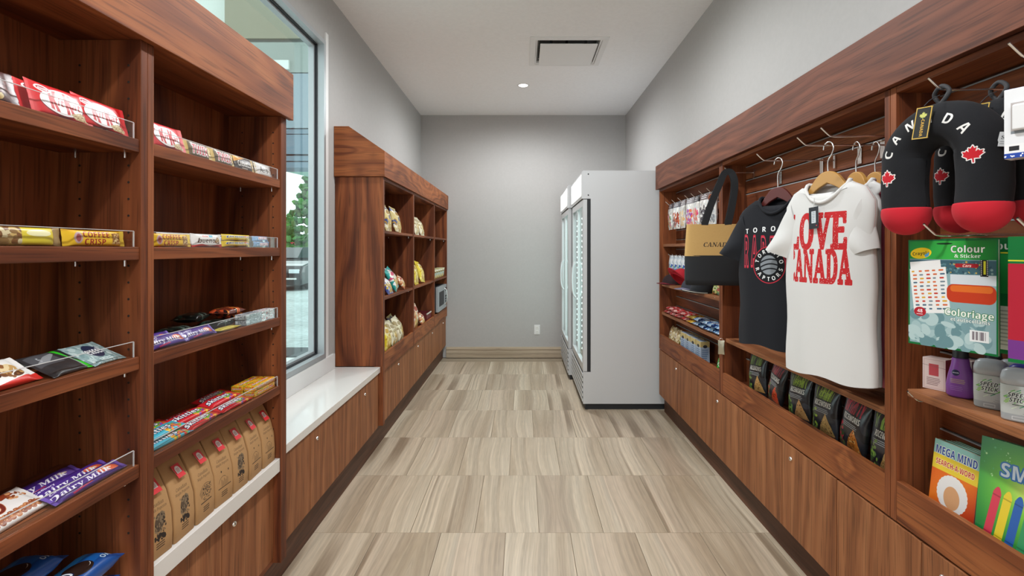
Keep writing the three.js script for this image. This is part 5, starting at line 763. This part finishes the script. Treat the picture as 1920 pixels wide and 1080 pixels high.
function sweepU(r0, r1, u0 = 0, u1 = 1) {
  const P2 = pillowPath(), n = P2.length, m = 28, pos = [], uv = [], idx = [];
  P2.forEach(([px, py], i) => { const a = P2[Math.max(0, i - 1)], b = P2[Math.min(n - 1, i + 1)], tx = b[0] - a[0], ty = b[1] - a[1], l = Math.hypot(tx, ty), nx = -ty / l, ny = tx / l, k = Math.sin(i / (n - 1) * Math.PI), r = r0 + (r1 - r0) * (1 - k);
    for (let j = 0; j <= m; j++) { const p = j / m * 2 * Math.PI, rr2 = r * (1 + 0.03 * noise(i * 0.7, j * 0.5, 3)); pos.push(px - Math.cos(p) * rr2 * nx, py - Math.cos(p) * rr2 * ny, Math.sin(p) * rr2 * 0.95); uv.push(i / (n - 1), j / m); } });
  for (let i = 0; i + 1 < n; i++) for (let j = 0; j < m; j++) { const a = i * (m + 1) + j; idx.push(a, a + m + 1, a + 1, a + 1, a + m + 1, a + m + 2); }
  const g = new THREE.BufferGeometry(); g.setAttribute('position', new THREE.Float32BufferAttribute(pos, 3)); g.setAttribute('uv', new THREE.Float32BufferAttribute(uv, 2)); g.setIndex(idx); g.computeVertexNormals(); return g;
}
function tagArt() { return print(160, 320, (x, w, h) => { fill(x, '#1a1712', w, h); x.strokeStyle = '#d8b04a'; x.lineWidth = 9; x.strokeRect(8, 8, w - 16, h - 16); maple2(x, 80, 90, 40); text(x, 'CANADA', 84, 210, 42, '#d8a83c', { rot: Math.PI / 2 }); }, 0.4); }
function maple2(x, cx, cy, r) { x.save(); const half = [[0, -1], [0.16, -0.68], [0.36, -0.78], [0.28, -0.3], [0.52, -0.52], [0.6, -0.36], [0.92, -0.42], [0.8, -0.12], [0.94, 0], [0.5, 0.34], [0.56, 0.5], [0.08, 0.44], [0.06, 0.9]]; const pts = half.concat(half.slice().reverse().map(([a, b]) => [-a, b])); x.translate(cx, cy); x.beginPath(); pts.forEach(([a, b], i) => (i ? x.lineTo(a * r, b * r) : x.moveTo(a * r, b * r))); x.closePath(); x.fillStyle = '#c8c86a'; x.fill(); x.restore(); }
const goldTag = tagArt();
function pillow(label, X, y, D, turn, tilt = 0) {
  const t = thing('travel_pillow', label, 'pillow', 'travel pillows'); put(t, X, y, D, turn, 0, tilt);
  part('plush_body', geoOnce('pilbody', () => sweepU(0.05, 0.049)), plush, t);
  for (const s of [-1, 1]) { const g = geoOnce('pilend', () => { const q = new THREE.SphereGeometry(0.053, 28, 20); q.scale(1, 1.02, 0.98); const p = q.attributes.position; for (let i = 0; i < p.count; i++) if (p.getY(i) > 0.012) p.setY(i, 0.012 + (p.getY(i) - 0.012) * 0.12); q.computeVertexNormals(); return q; }); part('red_end', g, redPlush, t, [s * 0.084, -0.143, 0]); }
  part('loop', tube([[-0.004, 0.105, -0.01], [-0.02, 0.135, -0.005], [0, 0.152, 0], [0.02, 0.135, 0.005], [0.004, 0.105, 0.01]], 0.005, 24, 8), M.dark, t);
  const tg = part('gold_tag', new RoundedBoxGeometry(0.038, 0.076, 0.0016, 1, 0.0006), goldTag, t, [-0.004, 0.062, 0.056]); tg.rotation.set(-0.12, 0, -0.08);
  part('tag_string', tube([[-0.001, 0.1, 0.055], [0, 0.116, 0.036], [0, 0.13, 0.006]], 0.001, 10, 6), M.dark, t);
  const cl = part('care_label', bx(0.03, 0.03, 0.0012), print(96, 96, (x, w, h) => { fill(x, '#c9ccce', w, h); text(x, 'SLE', 46, 36, 34, '#3a3c40', { font: 'serif' }); lines(x, '#8a8c90', 14, 62, 66, 2, 14, 5); }, 0.8), t, [0.142, -0.004, 0.02]); cl.rotation.set(0, 0.3, -0.2);
  return t;
}
hook(1.195, 1.715, 0.95, 'long chrome hook holding the travel pillows');
pillow('front black neck pillow with CANADA lettering and red ends', 0.985, 1.572, 1.2, -R(74)); pillow('black neck pillow with red ends hanging behind the front one', 1.105, 1.576, 1.185, -R(76));
{ // boxed charger
  hook(0.955, 1.70, 0.91, 'long chrome hook holding the boxed charger');
  const t = thing('charger_pack', 'white boxed charger pack beside the neck pillows', 'box'); put(t, 0.975, 1.582, 0.955, -R(62));
  part('carton', new RoundedBoxGeometry(0.105, 0.135, 0.03, 2, 0.002), print(420, 540, (x, w, h) => { fill(x, '#e9eaec', w, h); x.fillStyle = '#b8b0ae'; x.fillRect(40, 110, 340, 240); x.fillStyle = '#c9d2e4'; x.fillRect(230, 120, 140, 200); x.fillStyle = '#8a9298'; x.fillRect(40, 330, 340, 22); x.fillStyle = '#2a4ca8'; x.fillRect(0, 440, w, 100); x.fillStyle = '#f0f0f0'; x.fillRect(0, 430, 150, 70); x.fillStyle = '#2a2c30'; x.fillRect(30, 446, 60, 36); text(x, 'USB', 290, 478, 54, '#f4f6fa'); speckle(x, ['#fff'], 24, w, h, 4, 6, [0, 0.94, 1, 0.98], 3); }, 0.35), t);
  part('charger', new RoundedBoxGeometry(0.028, 0.05, 0.012, 2, 0.004), col(0xe8e8e8, 0.35), t, [-0.024, 0.01, 0.019]);
  part('hang_tab', [bx(0.05, 0.012, 0.002, 0, 0.072, 0), bx(0.012, 0.045, 0.002, -0.019, 0.1, 0), bx(0.012, 0.045, 0.002, 0.019, 0.1, 0), bx(0.05, 0.01, 0.002, 0, 0.127, 0)], col(0xc9cbd0, 0.3), t);
}
// ---------------------------------------------------------------- colouring books
const bookArt = (x, w, h) => {
  fill(x, '#12703a', w, h); const gr = x.createLinearGradient(0, 0, w, 0); gr.addColorStop(0, '#1c8a3c'); gr.addColorStop(0.5, '#3cb84a'); gr.addColorStop(1, '#14742f'); x.fillStyle = gr; x.fillRect(14, 14, w - 28, 190);
  x.fillStyle = '#8fb0b4'; x.fillRect(14, 190, w - 28, h - 210); speckle(x, ['#7a9ea4', '#a8c4c6', '#6c9298', '#b8d0d0'], 60, w, h, 20, 70, [0.05, 0.7, 0.95, 0.97], 3); x.fillStyle = '#3f6470'; x.fillRect(14, 196, w - 28, 130); speckle(x, ['#5c8890', '#c8a850', '#2a4a58', '#8aa8a8'], 120, w, h, 4, 12, [0.05, 0.2, 0.95, 0.34], 5);
  x.save(); x.translate(150, 470); x.rotate(-0.1); x.fillStyle = '#f0f0ee'; x.fillRect(-110, -260, 280, 100); x.fillRect(-120, -190, 330, 440); for (let j = 0; j < 11; j++) for (let i = 0; i < 5; i++) { const c = ['#c83a2c', '#e0a82c', '#4a6a80', '#d86a3a', '#7a8a94'][Math.floor(hash(i, j, 4) * 5)]; x.fillStyle = c; x.beginPath(); x.roundRect(-104 + i * 62 + hash(i, j) * 12, -170 + j * 37, 26 + 18 * hash(j, i, 2), 15, 6); x.fill(); } x.restore();
  x.fillStyle = '#d5dde2'; x.fillRect(380, 330, w - 394, 90); x.fillStyle = '#c63f22'; x.beginPath(); x.roundRect(350, 420, w - 364, 170, 60); x.fill(); x.fillStyle = '#e0702c'; x.beginPath(); x.roundRect(380, 430, w - 420, 60, 26); x.fill();
  oval(x, '#f2cc1c', 118, 132, 98, 54, -0.12); text(x, 'Crayola', 118, 134, 44, '#3a3a1c', { rot: -0.1 }); poly(x, '#4a9ac8', [[150, 150], [196, 120], [190, 160], [160, 172]]);
  text(x, 'Colour', 520, 92, 88, '#f4f4ee', { stroke: '#155c2a', lw: 6 }); text(x, '& Sticker', 520, 156, 46, '#f4f4ee', { font: 'serif' });
  x.fillStyle = '#a8242c'; x.beginPath(); x.roundRect(420, 226, 190, 36, 14); x.fill(); text(x, 'Cars', 515, 245, 34, '#f0d8c8', { style: 'italic' }); x.fillStyle = '#14141a'; x.fillRect(624, 190, 62, 150); for (let k = 0; k < 8; k++) { x.fillStyle = '#eee'; x.fillRect(628, 194 + k * 18, 8, 8); x.fillRect(674, 194 + k * 18, 8, 8); } x.fillStyle = '#d8d83a'; x.fillRect(648, 200, 18, 120);
  text(x, 'Coloriage', 530, 690, 88, '#f4f6ee', { stroke: '#2c7c46', lw: 10, rot: 0.03 }); text(x, 'et autocollants', 540, 752, 44, '#f4f6ee', { stroke: '#3a6a70', lw: 5, rot: 0.02 });
  oval(x, '#b82430', 110, 710, 56, 46); text(x, '48', 110, 702, 46, '#f8f0ee'); lines(x, '#e8c8c8', 78, 730, 64, 1, 10, 8);
  x.fillStyle = '#eef0f0'; x.fillRect(540, 830, 150, 104); for (let k = 0; k < 24; k++) { x.fillStyle = hash(k, 2) > 0.4 ? '#5a4a54' : '#eef0f0'; x.fillRect(560 + k * 4.6, 842, 3.4, 76); }
  oval(x, '#0e3a20', 330, 40, 70, 9);
};
const coverMain = print(760, 1040, bookArt, 0.3, wrapRough);
const coverB = print(400, 560, (x, w, h) => { fill(x, '#14743a', w, h); x.fillStyle = '#d8d83a'; x.fillRect(0, 70, w, 7); x.fillStyle = '#2a9c4a'; x.fillRect(14, 80, w - 28, 190); text(x, 'Colour', 250, 40, 50, '#f0f2ea'); oval(x, '#2a1c1c', 350, 120, 26, 30); text(x, 'S', 350, 122, 44, '#c8342c'); x.fillStyle = '#e6e8dc'; x.fillRect(200, 330, 180, 210); x.fillStyle = '#c8dc3a'; x.fillRect(360, 320, 40, 240); lines(x, '#b0b4a8', 220, 350, 130, 10, 18, 6); }, 0.3, wrapRough);
const coverC = print(400, 560, (x, w, h) => { fill(x, '#14743a', w, h); x.fillStyle = '#b8283a'; x.fillRect(0, 120, w - 16, 340); x.fillStyle = '#7a3c8c'; x.fillRect(0, 460, w - 16, 84); text(x, 'Colour', 230, 66, 70, '#f0f2ea'); x.fillStyle = '#d8d83a'; x.fillRect(0, 104, w, 6); x.strokeStyle = '#f0d8dc'; x.lineWidth = 7; x.beginPath(); for (let k = 0; k < 12; k++) x.lineTo(250 + 70 * hash(k, 3), 200 + k * 18); x.stroke(); oval(x, '#2c8a4a', 300, 420, 34, 34); x.fillStyle = '#e8e8e8'; x.fillRect(240, 440, 70, 60); }, 0.3, wrapRough);
function book(mat, X, y, D, turn, w, h, label, t = 0.006, group = 'colouring books', rx = 0, rz = 0) {
  const b = thing('activity_book', label, 'book', group); put(b, X, y, D, RIGHT + R(turn), rx, rz);
  part('pages', bx(w - 0.003, h - 0.003, t), col(0xd9d6cc, 0.8), b); part('cover', bx(w, h, 0.0008, 0, 0, t / 2 + 0.0005), mat, b); part('back_cover', bx(w, h, 0.0008, 0, 0, -t / 2 - 0.0005), col(0x17683a, 0.4), b); return b;
}
hook(1.215, 1.374, 0.955, 'long chrome hook holding the front green colouring book'); hook(0.985, 1.374, 0.955, 'long chrome hook holding the red and green colouring book');
book(coverMain, 1.02, 1.232, 1.215, 22, 0.185, 0.262, 'green colouring and sticker book hanging in front'); book(coverB, 1.075, 1.235, 1.185, 20, 0.185, 0.262, 'green colouring book hanging second behind the front one'); book(coverB, 1.12, 1.235, 1.18, 20, 0.185, 0.262, 'green colouring book hanging rearmost on its hook');
book(coverC, 1.055, 1.235, 0.985, 22, 0.185, 0.262, 'red and purple colouring book with a green border at the right edge');
// ---------------------------------------------------------------- toiletries
const SY = 0.9465;
{
  const b = thing('perfume_box', 'small pale pink perfume box with a red square', 'box'); put(b, 1.168, SY, 1.435, RIGHT + R(24));
  part('carton', new RoundedBoxGeometry(0.056, 0.086, 0.04, 2, 0.001).translate(0, 0.0435, 0), [0, 1].map(() => col(0xa8323e, 0.5))[0], b);
  part('front_panel', bx(0.056, 0.086, 0.0006, 0, 0.0435, 0.0204), print(224, 344, (x, w, h) => { fill(x, '#e2cdc8', w, h); x.strokeStyle = '#b88a88'; x.lineWidth = 3; x.strokeRect(14, 14, w - 28, h - 28); x.fillStyle = '#c04a52'; x.fillRect(62, 60, 96, 130); x.strokeStyle = '#7a5a58'; x.beginPath(); x.moveTo(0, 76); x.lineTo(w, 96); x.stroke(); lines(x, '#8a6a68', 40, 216, 140, 5, 18, 7); }, 0.5), b);
  part('lid', bx(0.056, 0.001, 0.04, 0, 0.087, 0), col(0xe2cdc8, 0.5), b);
  const c = thing('perfume_box', 'second pale perfume box behind the red square one', 'box'); put(c, 1.212, SY, 1.40, RIGHT + R(24)); part('carton', new RoundedBoxGeometry(0.05, 0.09, 0.036, 2, 0.001).translate(0, 0.0455, 0), col(0xdccac4, 0.5), c); part('red_stripe', bx(0.014, 0.09, 0.0006, 0.01, 0.0455, 0.0184), col(0xa83044, 0.5), c);
}
function bottle(X, D, label) {
  const b = thing('lotion_bottle', label, 'bottle', 'purple lotion bottles'); put(b, X, SY, D, RIGHT + R(35));
  part('bottle_body', planar(loft([{ y: 0, w: 0.05, d: 0.034, e: 2.6 }, { y: 0.006, w: 0.06, d: 0.04, e: 2.5 }, { y: 0.03, w: 0.062, d: 0.041, e: 2.4 }, { y: 0.058, w: 0.053, d: 0.037, e: 2.3 }, { y: 0.085, w: 0.04, d: 0.032, e: 2.2 }, { y: 0.102, w: 0.036, d: 0.03, e: 2 }, { y: 0.105, w: 0.03, d: 0.028, e: 2 }], 32), 0.064, 0.105, 0, 0.0525), print(256, 400, (x, w, h) => { fill(x, '#8a4ca8', w, h); oval(x, '#26284e', 104, 150, 34, 30); text(x, 'sunsilk', 104, 150, 16, '#e8e8f4'); lines(x, '#b89a8c', 60, 214, 130, 3, 16, 8); lines(x, '#a878c0', 60, 284, 110, 3, 18, 6); }, 0.35, wrapRough), b);
  part('cap', new THREE.CylinderGeometry(0.016, 0.018, 0.026, 28).translate(0, 0.118, 0), col(0x23262c, 0.4), b);
}
bottle(1.165, 1.358, 'front purple lotion bottle with a black cap'); bottle(1.21, 1.312, 'purple lotion bottle behind the front one');
const stickArt = print(320, 420, (x, w, h) => { fill(x, '#c4cac6', w, h); for (let i = 0; i < 26; i++) { x.fillStyle = ['#5cb048', '#3c9468', '#8cc84a', '#d8e8d0'][i % 4]; x.save(); x.translate(60 + hash(i, 1) * 200, 40 + hash(i, 2) * 220); x.rotate(-0.6); x.fillRect(-30, -5, 40 + 30 * hash(i, 3), 8); x.restore(); } text(x, 'SPEED', 150, 110, 68, '#1c2024', { sx: 0.8, stroke: '#e8eee8', lw: 8, style: 'italic' }); text(x, 'STICK', 156, 168, 68, '#1c2024', { sx: 0.8, stroke: '#e8eee8', lw: 8, style: 'italic' }); lines(x, '#4a6050', 110, 216, 110, 1, 10, 10); x.strokeStyle = '#a8aeac'; x.lineWidth = 8; for (let k = 0; k < 4; k++) { x.beginPath(); x.arc(230, 260, 40 + k * 22, 0.2, 2.2); x.stroke(); } x.fillStyle = '#a9b0b2'; x.fillRect(0, 330, w, 90); x.strokeStyle = '#e0e4e4'; x.lineWidth = 5; x.strokeRect(110, 356, 96, 34); }, 0.35, wrapRough);
function stick(X, D, turn, label, mat = stickArt, capMat = col(0xb4bcc2, 0.3, { clearcoat: 0.5 })) {
  const b = thing('deodorant_stick', label, 'deodorant', 'deodorant sticks'); put(b, X, SY, D, RIGHT + R(turn));
  part('case', planar(loft([{ y: 0, w: 0.06, d: 0.03, e: 3 }, { y: 0.004, w: 0.064, d: 0.033, e: 3 }, { y: 0.04, w: 0.066, d: 0.034, e: 3 }, { y: 0.082, w: 0.066, d: 0.034, e: 3 }, { y: 0.083, w: 0.062, d: 0.03, e: 3 }], 36), 0.068, 0.083, 0, 0.0415), mat, b);
  part('cap', planar(loft([{ y: 0.0835, w: 0.066, d: 0.034, e: 3 }, { y: 0.1, w: 0.066, d: 0.034, e: 3 }, { y: 0.113, w: 0.06, d: 0.03, e: 2.6 }, { y: 0.12, w: 0.044, d: 0.02, e: 2.4 }, { y: 0.122, w: 0.02, d: 0.008, e: 2 }], 36), 1, 1), capMat, b);
  part('thumb_grip', new THREE.SphereGeometry(0.012, 16, 12).scale(0.35, 1.6, 0.9), col(0x2a2c30, 0.6), b, [0.032, 0.042, 0]);
}
const blueStick = print(256, 336, (x, w, h) => { fill(x, '#3a3c9c', w, h); x.fillStyle = '#5aa8a0'; x.fillRect(90, 40, 150, 90); text(x, '48H', 160, 84, 54, '#e8f4f0'); oval(x, '#e8ecf4', 110, 230, 60, 40); lines(x, '#c8d0f0', 30, 290, 150, 2, 16, 7); }, 0.35, wrapRough);
stick(1.158, 1.262, 38, 'silver and green deodorant stick beside the purple bottles'); stick(1.185, 1.2, 38, 'dark blue deodorant stick between the two silver ones', blueStick, col(0x343a94, 0.35)); stick(1.135, 1.165, 38, 'silver and green deodorant stick at the right edge'); stick(1.21, 1.252, 38, 'silver and green deodorant stick behind the front silver one');
// ---------------------------------------------------------------- puzzle and colouring books at the bottom
const mega = print(420, 620, (x, w, h) => { const g = x.createLinearGradient(0, 0, w, h); g.addColorStop(0, '#e2541e'); g.addColorStop(0.55, '#ee7c22'); g.addColorStop(1, '#c42c20'); x.fillStyle = g; x.fillRect(0, 0, w, h); poly(x, '#9ad0c8', [[0, 0], [w, 0], [w, 150], [0, 150]]); poly(x, '#f0d23c', [[0, 120], [w, 120], [w, 250], [0, 250]]); text(x, 'MEGA MIND', 210, 82, 72, '#1f4ca8', { stroke: '#f4f4e4', lw: 8, sx: 0.92, sy: 1.3 }); text(x, 'SEARCH-A-WORD', 210, 184, 52, '#c8202c', { stroke: '#f8ecc0', lw: 6, sx: 0.86, sy: 1.25 }); for (let i = 0; i < 26; i++) { const a = i / 26 * 6.283; oval(x, '#f2efec', 210 + Math.cos(a) * 104, 410 + Math.sin(a) * 116, 40, 34, a); } oval(x, '#f2efec', 210, 410, 110, 120); oval(x, '#e0a878', 210, 440, 74, 96); }, 0.4);
const green = print(620, 760, (x, w, h) => { const g = x.createRadialGradient(330, 300, 20, 330, 300, 460); g.addColorStop(0, '#d8ee6a'); g.addColorStop(0.3, '#7cc83c'); g.addColorStop(1, '#17793a'); x.fillStyle = g; x.fillRect(0, 0, w, h); speckle(x, ['#5cb868', '#b8e8a0'], 40, w, h, 3, 8, [0, 0, 1, 0.4], 4); text(x, 'The', 420, 92, 54, '#eef6fa', { stroke: '#2a6cb0', lw: 8 }); text(x, 'SMURFS', 390, 190, 130, '#dfeefa', { stroke: '#2a74c0', lw: 20, weight: 'bold' });
  [['#d83a52', 120], ['#ecd030', 190], ['#2c62b0', 262], ['#3a9c62', 336]].forEach(([c, cx], i) => { x.save(); x.translate(cx - 10, 500 + i * 6); x.rotate(0.16); x.fillStyle = c; x.beginPath(); x.roundRect(-27, -150, 54, 330, 8); x.fill(); x.beginPath(); x.moveTo(-24, -150); x.quadraticCurveTo(0, -220, 24, -150); x.fill(); x.fillStyle = '#00000033'; x.fillRect(-27, -128, 54, 10); x.fillRect(-27, 140, 54, 10); x.restore(); });
  oval(x, '#dff0d8', 520, 560, 120, 190); oval(x, '#8cc4e4', 530, 700, 150, 110); }, 0.3, wrapRough);
const redBook = print(400, 300, (x, w, h) => { fill(x, '#b82a34', w, h); text(x, 'Activities', 220, 80, 64, '#e8b8b4', { weight: 'bold' }); x.fillStyle = '#3a5aa0'; x.fillRect(0, 0, 24, h); }, 0.4);
rest(book(mega, 1.178, 0.7, 1.39, 4, 0.135, 0.2, 'orange word search puzzle book leaning at the bottom', 0.012, 'bottom shelf books', -0.12), 0.6, RB - 0.009, 1.136);
for (let i = 0; i < 3; i++) rest(book(mega, 1.1935 + i * 0.0108, 0.7, 1.375 - i * 0.004, 4, 0.135, 0.2, ['orange puzzle book directly behind the front puzzle book', 'orange puzzle book third in the stack of puzzle books', 'orange puzzle book rearmost in the stack of puzzle books'][i], 0.008, 'bottom shelf books', -0.12), 0.6, RB - 0.009);
const greenFront = rest(book(green, 1.152, 0.72, 1.19, 8, 0.215, 0.265, 'green colouring book with crayons on the cover', 0.008, 'bottom shelf books', -0.17, 0.06), 0.6, undefined, 1.134);
put(book(green, 1.194, 0.72, 1.165, 8, 0.215, 0.265, 'green colouring book behind the one with crayons', 0.008, 'bottom shelf books', -0.24, 0.06), greenFront.position.x + 0.0138, greenFront.position.y, -greenFront.position.z - 0.02, RIGHT + R(8), -0.17, 0.06);
rest(book(redBook, 1.2365, 0.74, 1.02, 0, 0.23, 0.3, 'red activity book standing behind the green ones', 0.005, 'bottom shelf books', 0), 0.6, RB - 0.008);
scene.traverse((o) => { if (o.isMesh) { o.castShadow = true; o.receiveShadow = true; } });
renderer.render(scene, camera);
